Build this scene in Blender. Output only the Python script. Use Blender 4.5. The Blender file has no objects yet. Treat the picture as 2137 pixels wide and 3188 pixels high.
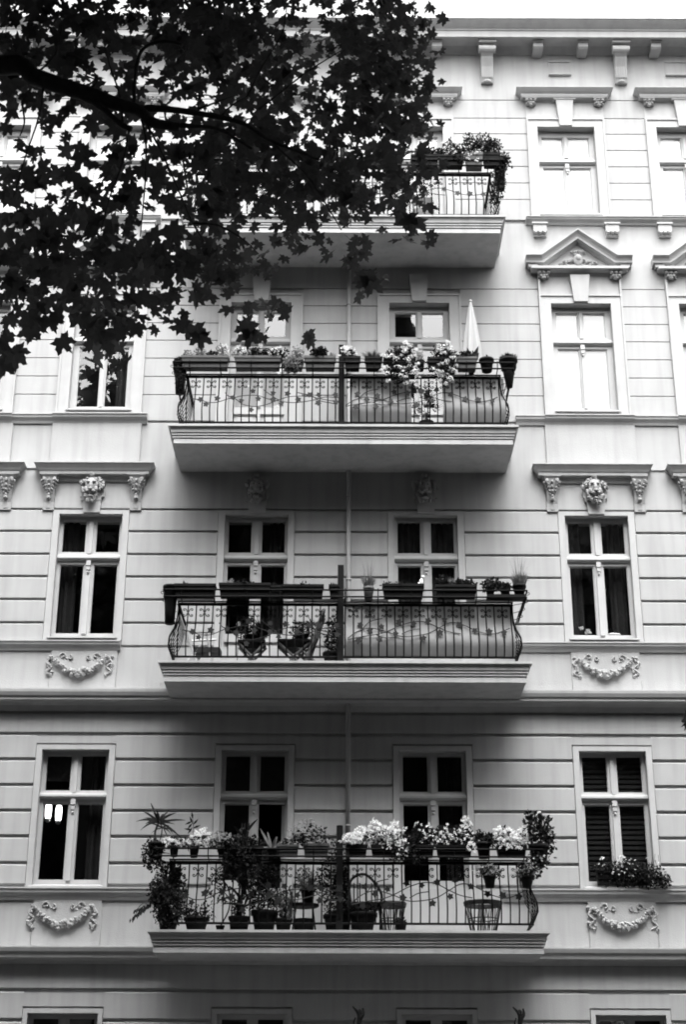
import bpy, math, random
from mathutils import Vector, Matrix
rnd = random.Random(7)
S = bpy.context.scene
C = S.collection
# ---------------------------------------------------------------- camera
cam = bpy.data.objects.new("camera", bpy.data.cameras.new("camera")); C.objects.link(cam)
cam.data.sensor_fit = 'VERTICAL'; cam.data.sensor_height = 36.0; cam.data.lens = 4700.0 / 3188.0 * 36.0
cam.data.clip_end = 2000.0; cam.data.clip_start = 0.1
CAM = Vector((0, -22.0, 1.6)); PITCH = math.radians(22.84); ROLL = math.radians(0.2)
cam.matrix_world = Matrix.Translation(CAM) @ Matrix.Rotation(math.radians(90) + PITCH, 4, 'X') @ Matrix.Rotation(ROLL, 4, 'Z')
S.camera = cam
# ---------------------------------------------------------------- sky, sun, exposure
SUN_EL, SUN_AZ = 66.0, 8.0         # degrees above the horizon; degrees off the facade's normal
w = bpy.data.worlds.new("World"); S.world = w; w.use_nodes = True
nt = w.node_tree; nt.nodes.clear()
sky = nt.nodes.new('ShaderNodeTexSky'); sky.sky_type = 'NISHITA'; sky.sun_disc = False
sky.sun_elevation = math.radians(SUN_EL); sky.sun_rotation = math.radians(180 - SUN_AZ)
sky.air_density = 1.0; sky.dust_density = 6.0; sky.ozone_density = 1.0
bw = nt.nodes.new('ShaderNodeRGBToBW'); bg = nt.nodes.new('ShaderNodeBackground'); wo = nt.nodes.new('ShaderNodeOutputWorld')
bg.inputs[1].default_value = 0.15
# bright haze low in the sky
wt = nt.nodes.new('ShaderNodeTexCoord'); wx = nt.nodes.new('ShaderNodeSeparateXYZ'); wr = nt.nodes.new('ShaderNodeMapRange'); wm = nt.nodes.new('ShaderNodeMath'); wm.operation = 'MULTIPLY'
wr.inputs[1].default_value = 0.0; wr.inputs[2].default_value = 1.0; wr.inputs[3].default_value = 1.5; wr.inputs[4].default_value = 0.95
nt.links.new(wt.outputs['Generated'], wx.inputs[0]); nt.links.new(wx.outputs[2], wr.inputs[0]); nt.links.new(wr.outputs[0], wm.inputs[0])
nt.links.new(sky.outputs[0], bw.inputs[0]); nt.links.new(bw.outputs[0], wm.inputs[1]); nt.links.new(wm.outputs[0], bg.inputs[0]); nt.links.new(bg.outputs[0], wo.inputs[0])
sl = bpy.data.lights.new("sun", 'SUN'); sl.energy = 0.6; sl.angle = math.radians(45); sl.color = (1, 1, 1)
sun = bpy.data.objects.new("sun", sl); C.objects.link(sun)
sd = Vector((math.sin(math.radians(SUN_AZ)) * math.cos(math.radians(SUN_EL)), -math.cos(math.radians(SUN_AZ)) * math.cos(math.radians(SUN_EL)), math.sin(math.radians(SUN_EL))))
sun.rotation_euler = sd.to_track_quat('Z', 'Y').to_euler()
S.view_settings.view_transform = 'Standard'; S.view_settings.look = 'None'; S.view_settings.gamma = 1.0
S.view_settings.exposure = 2.3
S.cycles.max_bounces = 6; S.cycles.diffuse_bounces = 2; S.cycles.glossy_bounces = 3; S.cycles.transparent_max_bounces = 12
S.cycles.use_denoising = True
S.cycles.filter_width = 1.9

# ---------------------------------------------------------------- materials (all neutral: the photograph is black and white)
def mat(name, g, rough=0.8, var=0.0, scale=3.0, bump=0.0, bscale=60.0, spec=0.3, trans=0.0, metal=0.0, streak=0.0):
    m = bpy.data.materials.new(name); m.use_nodes = True; n = m.node_tree; b = n.nodes['Principled BSDF']
    b.inputs['Roughness'].default_value = rough; b.inputs['Specular IOR Level'].default_value = spec
    b.inputs['Metallic'].default_value = metal
    b.inputs['Base Color'].default_value = (g, g, g, 1)
    tc = n.nodes.new('ShaderNodeTexCoord')
    if var > 0:
        t = n.nodes.new('ShaderNodeTexNoise'); t.inputs['Scale'].default_value = scale; t.inputs['Detail'].default_value = 6
        t.inputs['Roughness'].default_value = 0.6
        r = n.nodes.new('ShaderNodeMapRange'); r.inputs[1].default_value = 0.3; r.inputs[2].default_value = 0.7
        r.inputs[3].default_value = g * (1 - var); r.inputs[4].default_value = g * (1 + var)
        cb = n.nodes.new('ShaderNodeCombineColor')
        n.links.new(tc.outputs['Object'], t.inputs[0]); n.links.new(t.outputs[0], r.inputs[0])
        for i in range(3): n.links.new(r.outputs[0], cb.inputs[i])
        n.links.new(cb.outputs[0], b.inputs['Base Color'])
    if var > 0 and streak > 0:
        mp = n.nodes.new('ShaderNodeMapping'); mp.inputs['Scale'].default_value = (7, 7, .55); t3 = n.nodes.new('ShaderNodeTexNoise'); t3.inputs['Scale'].default_value = 1.0; t3.inputs['Detail'].default_value = 5
        r3 = n.nodes.new('ShaderNodeMapRange'); r3.inputs[1].default_value = .45; r3.inputs[2].default_value = .75; r3.inputs[3].default_value = 1.0; r3.inputs[4].default_value = 1.0 - streak
        mu = n.nodes.new('ShaderNodeMath'); mu.operation = 'MULTIPLY'; n.links.new(tc.outputs['Object'], mp.inputs[0]); n.links.new(mp.outputs[0], t3.inputs[0]); n.links.new(t3.outputs[0], r3.inputs[0])
        n.links.new(r.outputs[0], mu.inputs[0]); n.links.new(r3.outputs[0], mu.inputs[1])
        for i in range(3): n.links.new(mu.outputs[0], cb.inputs[i])
    if bump > 0:
        t2 = n.nodes.new('ShaderNodeTexNoise'); t2.inputs['Scale'].default_value = bscale; t2.inputs['Detail'].default_value = 4
        bp = n.nodes.new('ShaderNodeBump'); bp.inputs['Strength'].default_value = bump; bp.inputs['Distance'].default_value = 0.01
        n.links.new(tc.outputs['Object'], t2.inputs[0]); n.links.new(t2.outputs[0], bp.inputs['Height']); n.links.new(bp.outputs[0], b.inputs['Normal'])
    if trans > 0:
        tr = n.nodes.new('ShaderNodeBsdfTranslucent'); tr.inputs[0].default_value = (g * 1.6, g * 1.6, g * 1.6, 1)
        mx = n.nodes.new('ShaderNodeMixShader'); mx.inputs[0].default_value = trans
        n.links.new(b.outputs[0], mx.inputs[1]); n.links.new(tr.outputs[0], mx.inputs[2]); n.links.new(mx.outputs[0], n.nodes['Material Output'].inputs[0])
    return m
M = dict(
    wall=mat('plaster_wall', 0.36, 0.9, 0.06, 1.1, 0.35, 70, streak=.16),
    trim=mat('stucco_trim', 0.385, 0.85, 0.06, 3, 0.2, 60, streak=.12),
    slab=mat('balcony_plaster', 0.43, 0.9, 0.07, 2, 0.2, 60, streak=.2),
    relief=mat('stucco_relief', 0.29, 0.8, 0.12, 14, 0.5, 40),
    frame=mat('white_painted_wood', 0.40, 0.5, 0.04, 8),
    blind=mat('white_blind', 0.36, 0.9, 0.03, 2),
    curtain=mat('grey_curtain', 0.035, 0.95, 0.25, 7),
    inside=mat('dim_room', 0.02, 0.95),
    iron=mat('wrought_iron', 0.006, 0.7, 0.3, 20, spec=0.08),
    pipe=mat('painted_pipe', 0.28, 0.5),
    panel=mat('dark_panel', 0.007, 0.8, spec=0.08),
    cloth=mat('canvas_cloth', 0.22, 0.95, 0.1, 4, 0.2, 300, trans=0.25),
    white_cloth=mat('white_cloth', 0.40, 0.95, 0.05, 4, trans=0.2),
    leaf=mat('plane_leaf', 0.05, 0.6, 0.8, 3.5, spec=0.2, trans=0.35),
    bark=mat('bark', 0.032, 0.9, 0.4, 12, 0.6, 25),
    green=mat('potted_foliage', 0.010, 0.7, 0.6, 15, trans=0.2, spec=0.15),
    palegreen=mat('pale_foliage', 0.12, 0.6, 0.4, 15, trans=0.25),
    white_fl=mat('white_petals', 0.62, 0.7, 0.06, 30, trans=0.2),
    grey_fl=mat('pink_petals', 0.2, 0.7, 0.3, 30, trans=0.2),
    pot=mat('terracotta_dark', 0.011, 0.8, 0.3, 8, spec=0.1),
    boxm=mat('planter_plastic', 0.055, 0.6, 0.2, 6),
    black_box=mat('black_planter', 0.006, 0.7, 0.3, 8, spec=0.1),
    wood=mat('weathered_wood', 0.09, 0.7, 0.3, 12),
    pale_wood=mat('pale_wood', 0.5, 0.6, 0.1, 12),
    soil=mat('soil', 0.02, 1.0),
    wicker=mat('wicker', 0.03, 0.7, 0.4, 30),
    cushion=mat('dark_cushion', 0.025, 0.9),
    china=mat('white_china', 0.75, 0.3),
    zinc=mat('zinc_sheet', 0.42, 0.5, 0.05, 4),
    asphalt=mat('asphalt', 0.025, 0.9, 0.3, 6), paving=mat('paving', 0.035, 0.9, 0.2, 3), earth=mat('ground', 0.03, 0.95, 0.3, 0.5),
    kerb=mat('kerb_stone', 0.12, 0.9, 0.1, 5), facade=mat('old_facade', 0.055, 0.9, 0.15, 1), tile=mat('roof_tile', 0.08, 0.8, 0.3, 4),
    petal_leaf=mat('iron_leaf', 0.007, 0.6),
)
M['reflection_strip'] = mat('reflection_strip', .013, .95, .3, 9)
def glass_mat(name, ior=2.1):
    m = bpy.data.materials.new(name); m.use_nodes = True; n = m.node_tree; n.nodes.clear()
    o = n.nodes.new('ShaderNodeOutputMaterial'); g = n.nodes.new('ShaderNodeBsdfGlossy'); g.inputs['Roughness'].default_value = 0.01
    t = n.nodes.new('ShaderNodeBsdfTransparent'); 
    lw = n.nodes.new('ShaderNodeLayerWeight'); lw.inputs[0].default_value = 0.5; pw = n.nodes.new('ShaderNodeMath'); pw.operation = 'POWER'; pw.inputs[1].default_value = 4.0
    f = n.nodes.new('ShaderNodeMapRange'); r0 = ((ior - 1) / (ior + 1)) ** 2; f.inputs[3].default_value = r0; f.inputs[4].default_value = 1.0
    n.links.new(lw.outputs['Facing'], pw.inputs[0]); n.links.new(pw.outputs[0], f.inputs[0])
    g.inputs['Color'].default_value = (0.95, 0.95, 0.95, 1); t.inputs['Color'].default_value = (0.96, 0.96, 0.96, 1)
    x = n.nodes.new('ShaderNodeMixShader'); n.links.new(f.outputs[0], x.inputs[0]); n.links.new(t.outputs[0], x.inputs[1]); n.links.new(g.outputs[0], x.inputs[2]); n.links.new(x.outputs[0], o.inputs[0])
    tc = n.nodes.new('ShaderNodeTexCoord'); ns = n.nodes.new('ShaderNodeTexNoise'); ns.inputs['Scale'].default_value = 1.3; ns.inputs['Detail'].default_value = 1
    bp = n.nodes.new('ShaderNodeBump'); bp.inputs['Strength'].default_value = 0.25; bp.inputs['Distance'].default_value = 0.02
    n.links.new(tc.outputs['Object'], ns.inputs[0]); n.links.new(ns.outputs[0], bp.inputs['Height']); n.links.new(bp.outputs[0], g.inputs['Normal'])
    return m
M['glass'] = glass_mat('window_glass')
def lamp_mat():
    m = bpy.data.materials.new('lit_lamp_glass'); m.use_nodes = True; b = m.node_tree.nodes['Principled BSDF']
    b.inputs['Base Color'].default_value = (0.8, 0.8, 0.8, 1); b.inputs['Emission Color'].default_value = (1, 1, 1, 1); b.inputs['Emission Strength'].default_value = 1.1
    return m
M['lamp'] = lamp_mat()

# ---------------------------------------------------------------- mesh helpers
class MB:
    def __init__(s): s.v = []; s.f = []
    def quad(s, a, b, c, d):
        i = len(s.v); s.v += [a, b, c, d]; s.f.append((i, i + 1, i + 2, i + 3))
    def poly(s, pts):
        i = len(s.v); s.v += list(pts); s.f.append(tuple(range(i, i + len(pts))))
    def box(s, x0, x1, y0, y1, z0, z1):
        i = len(s.v)
        s.v += [(x0, y0, z0), (x1, y0, z0), (x1, y1, z0), (x0, y1, z0), (x0, y0, z1), (x1, y0, z1), (x1, y1, z1), (x0, y1, z1)]
        for q in ((0, 3, 2, 1), (4, 5, 6, 7), (0, 1, 5, 4), (1, 2, 6, 5), (2, 3, 7, 6), (3, 0, 4, 7)): s.f.append(tuple(i + k for k in q))
    def extrude_x(s, x0, x1, prof, x0s=None, x1s=None):      # prof: closed (y, z) loop
        n = len(prof); i = len(s.v)
        s.v += [(x0, y, z) for y, z in prof] + [(x1, y, z) for y, z in prof]
        for k in range(n):
            j = (k + 1) % n; s.f.append((i + k, i + j, i + n + j, i + n + k))
        s.f.append(tuple(i + k for k in range(n))[::-1]); s.f.append(tuple(i + n + k for k in range(n)))
    def moulding(s, X0, X1, D, prof, y=0.0, back=0.0):        # prof: (projection, z) from bottom to top, wraps both ends
        rows = []
        for p, z in prof:
            i = len(s.v)
            s.v += [(X0 - p, y + back, z), (X0 - p, y - D - p, z), (X1 + p, y - D - p, z), (X1 + p, y + back, z)]; rows.append(i)
        for a, b in zip(rows, rows[1:]):
            for k in range(3): s.f.append((a + k, a + k + 1, b + k + 1, b + k))
        a, b = rows[0], rows[-1]
        s.f.append((a, a + 3, a + 2, a + 1)); s.f.append((b, b + 1, b + 2, b + 3))
    def tube(s, pts, r, n=5, cap=True):
        pts = [Vector(p) for p in pts]; rs = r if isinstance(r, (list, tuple)) else [r] * len(pts)
        rings = []; prev = None
        for k, p in enumerate(pts):
            a = pts[max(k - 1, 0)]; b = pts[min(k + 1, len(pts) - 1)]; t = (b - a)
            if t.length < 1e-9: t = Vector((0, 0, 1))
            t.normalize()
            if prev is None:
                u = t.cross(Vector((0, 0, 1)) if abs(t.z) < 0.9 else Vector((0, 1, 0)))
            else:
                u = prev - t * prev.dot(t)
                if u.length < 1e-6: u = t.cross(Vector((1, 0, 0)))
            u.normalize(); prev = u; v = t.cross(u); i = len(s.v)
            for q in range(n):
                an = 2 * math.pi * q / n; s.v.append(tuple(p + (u * math.cos(an) + v * math.sin(an)) * rs[k]))
            rings.append(i)
        for a, b in zip(rings, rings[1:]):
            for q in range(n): s.f.append((a + q, a + (q + 1) % n, b + (q + 1) % n, b + q))
        if cap:
            s.f.append(tuple(rings[0] + q for q in range(n))[::-1]); s.f.append(tuple(rings[-1] + q for q in range(n)))
    def lathe(s, x, y, prof, n=14):                            # prof: (radius, z)
        rings = []
        for r, z in prof:
            i = len(s.v); rings.append(i)
            for q in range(n):
                a = 2 * math.pi * q / n; s.v.append((x + r * math.cos(a), y + r * math.sin(a), z))
        for a, b in zip(rings, rings[1:]):
            for q in range(n): s.f.append((a + q, a + (q + 1) % n, b + (q + 1) % n, b + q))
        s.f.append(tuple(rings[0] + q for q in range(n))[::-1]); s.f.append(tuple(rings[-1] + q for q in range(n)))
    def blob(s, c, r, seg=8, rings=5, j=0.0):
        i0 = len(s.v); rx, ry, rz = r if isinstance(r, (tuple, list)) else (r, r, r)
        s.v.append((c[0], c[1], c[2] + rz))
        for a in range(1, rings):
            th = math.pi * a / rings
            for b in range(seg):
                ph = 2 * math.pi * b / seg; q = 1 + rnd.uniform(-j, j)
                s.v.append((c[0] + rx * q * math.sin(th) * math.cos(ph), c[1] + ry * q * math.sin(th) * math.sin(ph), c[2] + rz * q * math.cos(th)))
        s.v.append((c[0], c[1], c[2] - rz)); last = len(s.v) - 1
        for b in range(seg): s.f.append((i0, i0 + 1 + b, i0 + 1 + (b + 1) % seg))
        for a in range(rings - 2):
            for b in range(seg):
                p = i0 + 1 + a * seg; s.f.append((p + b, p + seg + b, p + seg + (b + 1) % seg, p + (b + 1) % seg))
        p = i0 + 1 + (rings - 2) * seg
        for b in range(seg): s.f.append((p + b, last, p + (b + 1) % seg))
    def build(s, name, m, parent=None, smooth=False):
        me = bpy.data.meshes.new(name); me.from_pydata([tuple(v) for v in s.v], [], s.f); me.update()
        me.materials.append(M[m] if isinstance(m, str) else m)
        if smooth: me.polygons.foreach_set('use_smooth', [True] * len(me.polygons))
        o = bpy.data.objects.new(name, me); C.objects.link(o)
        if parent is not None:
            o.parent = parent; o.matrix_parent_inverse = Matrix.Identity(4)
            off = Vector((0, 0, 0)); p = parent
            while p is not None: off += p.location; p = p.parent
            me.transform(Matrix.Translation(-off))
        return o
def tag(o, label, cat, group=None, kind=None):
    if label: o['label'] = label
    if cat: o['category'] = cat
    if group: o['group'] = group
    if kind: o['kind'] = kind
    return o
def thing(name, loc, label, cat, group=None):
    o = bpy.data.objects.new(name, None); o.empty_display_size = 0.2; C.objects.link(o); o.location = loc
    return tag(o, label, cat, group)
def struct(mb, name, m):
    o = mb.build(name, m); o['kind'] = 'structure'; return o
def dup(o, dx=0, dz=0, parent=None):
    c = o.copy(); C.objects.link(c); c.parent = parent if parent else o.parent
    if parent is None or parent == o.parent: c.location = o.location + Vector((dx, 0, dz))
    for ch in [x for x in bpy.data.objects if x.parent == o]: dup(ch, 0, 0, c)
    return c
def bez(pts, n=6):                                            # Catmull-Rom through points
    P = [Vector(p) for p in pts]; P = [P[0] * 2 - P[1]] + P + [P[-1] * 2 - P[-2]]; out = []
    for i in range(1, len(P) - 2):
        a, b, c, d = P[i - 1:i + 3]
        for k in range(n):
            t = k / n; out.append(0.5 * ((2 * b) + (c - a) * t + (2 * a - 5 * b + 4 * c - d) * t * t + (-a + 3 * b - 3 * c + d) * t ** 3))
    out.append(P[-2]); return out

# ---------------------------------------------------------------- the apartment house
house = thing('apartment_building', (0, 0, 0), 'pale stuccoed apartment house with four stacked central balconies and moulded windows', 'building')
XL, XR = -7.4, 7.4
# per storey: window axes, opening half width, opening top and glass bottom
ST = {
    5: dict(ax=(-6.05, -3.99, -1.30, 1.24, 3.923, 6.03), hw=0.505, top=18.265, gt=18.14, gm1=17.71, gm0=17.496, gb=16.54, sill=16.44, door=15.67),
    4: dict(ax=(-6.08, -3.985, -1.384, 1.268, 3.982, 6.13), hw=0.503, top=14.665, gt=14.557, gm1=14.083, gm0=13.875, gb=12.762, sill=12.66, door=11.86),
    3: dict(ax=(-6.05, -3.984, -1.365, 1.309, 4.006, 6.15), hw=0.500, top=10.818, gt=10.76, gm1=10.206, gm0=10.009, gb=8.864, sill=8.78, door=8.07),
    2: dict(ax=(-6.03, -3.952, -1.291, 1.340, 4.008, 6.15), hw=0.497, top=7.032, gt=6.99, gm1=6.432, gm0=6.259, gb=5.136, sill=5.05, door=4.29),
    1: dict(ax=(-5.95, -3.868, -1.24, 1.33, 4.02, 6.15), hw=0.49, top=3.31, gt=3.26, gm1=2.70, gm0=2.53, gb=1.40, sill=1.30, door=1.30),
}
GD = 0.15                                                       # glass plane
# base wall with openings
wall = MB()
def holes_of(s):
    d = ST[s]; out = []
    for i, a in enumerate(d['ax']):
        out.append((a - d['hw'], a + d['hw'], d['door'] if i in (2, 3) else d['sill'], d['top']))
    return out
zs_f = [0.0, 3.9, 7.65, 11.45, 15.25, 19.95]
for s in range(1, 6):
    z0, z1 = zs_f[s - 1], zs_f[s]; H = holes_of(s)
    H = [(a, b, max(c, z0), d) for a, b, c, d in H]
    xs = sorted({XL, XR} | {h[0] for h in H} | {h[1] for h in H}); zs = sorted({z0, z1} | {h[2] for h in H} | {h[3] for h in H})
    for i in range(len(xs) - 1):
        for j in range(len(zs) - 1):
            cx, cz = (xs[i] + xs[i + 1]) / 2, (zs[j] + zs[j + 1]) / 2
            if any(h[0] < cx < h[1] and h[2] < cz < h[3] for h in H): continue
            wall.quad((xs[i], .035, zs[j]), (xs[i + 1], .035, zs[j]), (xs[i + 1], .035, zs[j + 1]), (xs[i], .035, zs[j + 1]))
    for a, b, c, d in H:
        wall.quad((a, .035, c), (a, .035, d), (a, .45, d), (a, .45, c)); wall.quad((b, .035, c), (b, .45, c), (b, .45, d), (b, .035, d))
        wall.quad((a, .035, d), (b, .035, d), (b, .45, d), (a, .45, d)); wall.quad((a, .035, c), (a, .45, c), (b, .45, c), (b, .035, c))
# rusticated courses standing 35 mm proud, with chamfered edges
def course(z0, z1, x0, x1, gap, ch=.012):
    if x1 - x0 < .02: return
    a, b = z0 + gap / 2, z1 - gap / 2
    wall.extrude_x(x0, x1, [(.036, a), (ch * .9, a), (0, a + ch), (0, b - ch), (ch * .9, b), (.036, b)])
def row(z0, z1, cuts, gap, ch=.012):
    x = XL
    for a, b in sorted(cuts):
        course(z0, z1, x, a, gap, ch); x = b
    course(z0, z1, x, XR, gap, ch)
def sur(s, hw): return [(a - hw - .008, a + hw + .008) for a in ST[s]['ax']]
# ground storey
for z0, z1 in ((0.0, .9), (.9, 1.3), (1.3, 1.68), (1.68, 2.06), (2.06, 2.44), (2.44, 2.83), (2.83, 3.214)):
    row(z0, z1, [] if z1 < 1.31 else sur(1, .555), .042)
row(3.214, 3.614, sur(1, .555), .042)
for a in ST[1]['ax']: wall.box(a - .563, a + .563, 0, .036, 3.40, 3.614 - .033)
row(3.614, 3.99, [], .042)
# first storey
g2 = [5.05, 5.366, 5.748, 6.123, 6.50, 6.883]
row(4.17, 5.05 - .03, [], .002, .0)
for z0, z1 in zip(g2, g2[1:]): row(z0, z1, sur(2, .585), .040)
row(6.883, 7.268, sur(2, .585), .040)
for a in ST[2]['ax']: wall.box(a - .593, a + .593, 0, .036, 7.128, 7.268 - .032)
row(7.268, 7.60, [], .040)
# second storey
g3 = [8.63, 9.009, 9.387, 9.764, 10.137, 10.522]
row(7.90, 8.63, [], .030, .0)
for z0, z1 in zip(g3, g3[1:]): row(z0, z1, sur(3, .602), .032)
row(10.522, 10.90, sur(3, .602), .032)
row(10.90, 12.44, [], .032, .006)
# third storey
g4 = [12.46, 12.936, 13.272, 13.612, 13.951, 14.281, 14.618, 14.955]
for z0, z1 in zip(g4, g4[1:]): row(z0, z1, [(a - h, a + h) for a, h in zip(ST[4]['ax'], (.70, .70, .70, .69, .705, .70))], .013, .004)
row(14.955, 16.25, [(a - .70, a + .70) for a in ST[4]['ax'][:2] + ST[4]['ax'][4:]], .013, .004)
for a in ST[4]['ax'][:2] + ST[4]['ax'][4:]: wall.box(a - .70, a + .70, 0, .036, 15.20, 16.243)
# fourth storey
g5 = [16.33, 16.753, 17.096, 17.44, 17.785, 18.132, 18.468]
for z0, z1 in zip(g5, g5[1:]): row(z0, z1, [(a - .69, a + .69) for a in ST[5]['ax']], .013, .004)
row(18.468, 18.862, [(a - .69, a + .69) for a in ST[5]['ax']], .013, .004)
row(18.862, 19.95, [], .013, .004)
wall.box(XL, XR, .036, .45, 19.95, 20.3)
# sides, back and inner skin
wall.box(XL - .4, XL, 0, 12, 0, 20.3); wall.box(XR, XR + .4, 0, 12, 0, 20.3); wall.box(XL, XR, 11.6, 12, 0, 20.3)
wo_ = wall.build('wall', 'wall', house)
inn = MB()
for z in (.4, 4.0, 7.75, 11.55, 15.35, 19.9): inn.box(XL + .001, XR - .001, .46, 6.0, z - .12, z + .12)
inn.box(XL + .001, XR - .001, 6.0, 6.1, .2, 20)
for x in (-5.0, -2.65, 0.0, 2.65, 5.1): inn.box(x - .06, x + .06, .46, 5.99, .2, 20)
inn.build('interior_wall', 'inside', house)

# windows
def sash_window(s, i, kind='window'):
    d = ST[s]; cx = d['ax'][i]; hw = d['hw']; top = d['top']; door = i in (2, 3) and s > 1
    bot = d['door'] if door else d['sill']
    side = {5: .085, 4: .09, 3: .045, 2: .05, 1: .05}[s]; mull = {5: .048, 4: .045, 3: .075, 2: .066, 1: .066}[s]
    y0 = .115
    f = MB(); F = f.box
    x0, x1 = cx - hw, cx + hw
    # outer frame (front face at y0), butt-jointed
    F(x0, x0 + side, y0, .2, bot, top); F(x1 - side, x1, y0, .2, bot, top)
    F(x0 + side, x1 - side, y0, .2, d['gt'], top)
    F(x0 + side, (cx + mull) if (s, i) == (2, 2) else x1 - side, y0 + .002, .2, bot if not door else d['gb'] - .09, d['gb'])
    F(x0 + side, x1 - side, y0 + .002, .2, d['gm0'], d['gm1'])                         # transom
    F(x0 + side + .0, x1 - side, y0 - .02, y0 + .002, d['gm1'] - .045, d['gm1'] - .03)
    f.extrude_x(x0 - .0, x1, [(y0 + .001, d['gm0'] + .055), (y0 - .025, d['gm0'] + .055), (y0 - .06, d['gm0'] + .085), (y0 - .06, d['gm0'] + .115), (y0 - .035, d['gm0'] + .13), (y0 - .03, d['gm0'] + .155), (y0 + .001, d['gm0'] + .155)])
    for za, zb in ((d['gm1'], d['gt']), ):
        F(cx - mull, cx + mull, y0 + .004, .2, za, zb); F(cx - mull * .45, cx + mull * .45, y0 - .02, y0 + .004, za, zb)
    F(cx - mull, cx + mull, y0 + .004, .2, d['gb'], d['gm0']); F(cx - mull * .5, cx + mull * .5, y0 - .025, y0 + .004, d['gb'] - (0 if not door else .0), d['gm0'])
    # little capital under the transom
    F(cx - .035, cx + .035, y0 - .05, y0 - .025, d['gm0'] - .03, d['gm0'] + .05)
    F(cx - .028, cx + .028, y0 - .045, y0 - .025, d['gm0'] - .10, d['gm0'] - .05); f.blob((cx, y0 - .035, d['gm0'] - .14), .022, 6, 4)
    F(cx - .03, cx + .03, y0 - .04, y0 - .02, d['gm1'] - .03, d['gm1'] + .03)
    # inner sash beads round each pane
    b = .016
    opened = (s, i) == (2, 2)
    for xa, xb in ((x0 + side, cx - mull), (cx + mull, x1 - side)):
        for za, zb in ((d['gb'], d['gm0']), (d['gm1'], d['gt'])):
            if opened and xa > cx and zb == d['gm0']: continue
            F(xa, xb, y0 + .018, .17, za, za + b); F(xa, xa + b * .7, y0 + .018, .17, za + b, zb - b); F(xb - b * .7, xb, y0 + .018, .17, za + b, zb - b); F(xa, xb, y0 + .018, .17, zb - b, zb)
    if door:                                                # moulded lower panels of the balcony doors
        zt = d['gb'] - .09
        if opened: x1 = cx + mull + side
        F(x0 + side, x1 - side, y0 + .03, .2, bot, zt)
        for xa, xb in ((x0 + side, cx - mull), (cx + mull, x1 - side)):
            if xa < x1 - side - .1: F(xa + .05, xb - .05, y0 + .012, y0 + .03, bot + .12, zt - .08)
        F(x0 + side, x1 - side, y0 - .01, y0 + .03, zt - .03, zt - .0)
        F(x0 + side, x1 - side, y0 - .005, y0 + .03, bot + .30, bot + .33); F(cx - mull * .5, cx + mull * .5, y0 - .02, y0 + .012, bot, zt - .03)
        F(x0 + side, x1 - side, y0 - .005, y0 + .03, bot, bot + .07)
    else:
        f.extrude_x(x0 - .035, x1 + .035, [(y0, bot), (-.07, bot - .035), (-.07, bot - .012), (y0, bot + .03)])   # sill plate
    o = f.build('window' if not door else 'balcony_door', 'frame', house)
    g = MB(); x1 = cx + hw
    if opened:
        k_ = MB(); k_.box(x1 - side - .045, x1 - side, .21, .60, d['gb'] - .8, d['gm0'] - .01); k_.build('open_leaf', 'frame', o)
    for xa, xb in ((x0 + side, cx - mull), (cx + mull, x1 - side)):
        for za, zb in ((d['gb'], d['gm0']), (d['gm1'], d['gt'])):
            if opened and xa > cx and zb == d['gm0']: continue
            g.quad((xa, GD, za), (xb, GD, za), (xb, GD, zb), (xa, GD, zb))
    g.build('pane', 'glass', o)
    return o, x0 + side, x1 - side
W = {}
for s in (5, 4, 3, 2, 1):
    for i in range(6):
        W[s, i] = sash_window(s, i)
def hang(s, i, name, m, z0, z1, y=.24, xa=None, xb=None, pleat=0.0, parts=1):
    o, x0, x1 = W[s, i]; x0 = x0 if xa is None else xa; x1 = x1 if xb is None else xb
    b = MB(); n = max(2, int((x1 - x0) / .03)) if pleat else 1
    for k in range(n):
        u0, u1 = x0 + (x1 - x0) * k / n, x0 + (x1 - x0) * (k + 1) / n
        ya, yb = y + pleat * math.sin(k * 1.9), y + pleat * math.sin((k + 1) * 1.9)
        b.quad((u0, ya, z0), (u1, yb, z0), (u1, yb, z1), (u0, ya, z1))
    return b.build(name, m, o)
d5, d4, d3, d2 = ST[5], ST[4], ST[3], ST[2]
for i in (4, 5, 1, 0): hang(5, i, 'blind', 'blind', d5['gb'] - .05, d5['gt'] - .055, .17)
hang(5, 3, 'blind', 'blind', 17.6, d5['gt'] - .05, .19); hang(5, 2, 'blind', 'blind', 17.6, d5['gt'] - .05, .19)
hang(4, 4, 'blind', 'blind', d4['gb'] - .05, d4['gt'] - .02, .17)
hang(4, 5, 'blind', 'blind', d4['gm1'] - .2, d4['gt'] - .02, .17)
hang(4, 2, 'blind', 'blind', 12.7, 13.62, .17)
hang(2, 1, 'curtain', 'curtain', 6.62, 6.99, .3, xb=-3.98)  # grey sheet standing in for a reflection on the upper left pane
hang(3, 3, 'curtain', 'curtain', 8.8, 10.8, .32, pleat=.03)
for (s_, i_, side_, z_0, z_1) in ((3, 1, -1, 8.8, 10.8), (3, 4, 1, 8.8, 10.8), (3, 4, -1, 8.8, 10.8), (3, 2, 1, 8.8, 10.8), (2, 3, 1, 5.1, 7.0), (2, 1, 1, 5.1, 7.0), (4, 1, 1, 12.7, 14.6)):  # dark strips added behind the panes in place of faint reflections
    a_ = ST[s_]['ax'][i_]; hang(s_, i_, 'curtain', 'reflection_strip', z_0, z_1, .34, xa=a_ + (.20 if side_ > 0 else -.45), xb=a_ + (.45 if side_ > 0 else -.22), pleat=.035)
b_ = MB()
for k in range(26): b_.box(W[2, 4][1], W[2, 4][2], .21, .215, 5.1 + k * .075, 5.1 + k * .075 + .045)
b_.build('venetian_blind', mat('slat_grey', .004, .8), W[2, 4][0])

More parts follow.
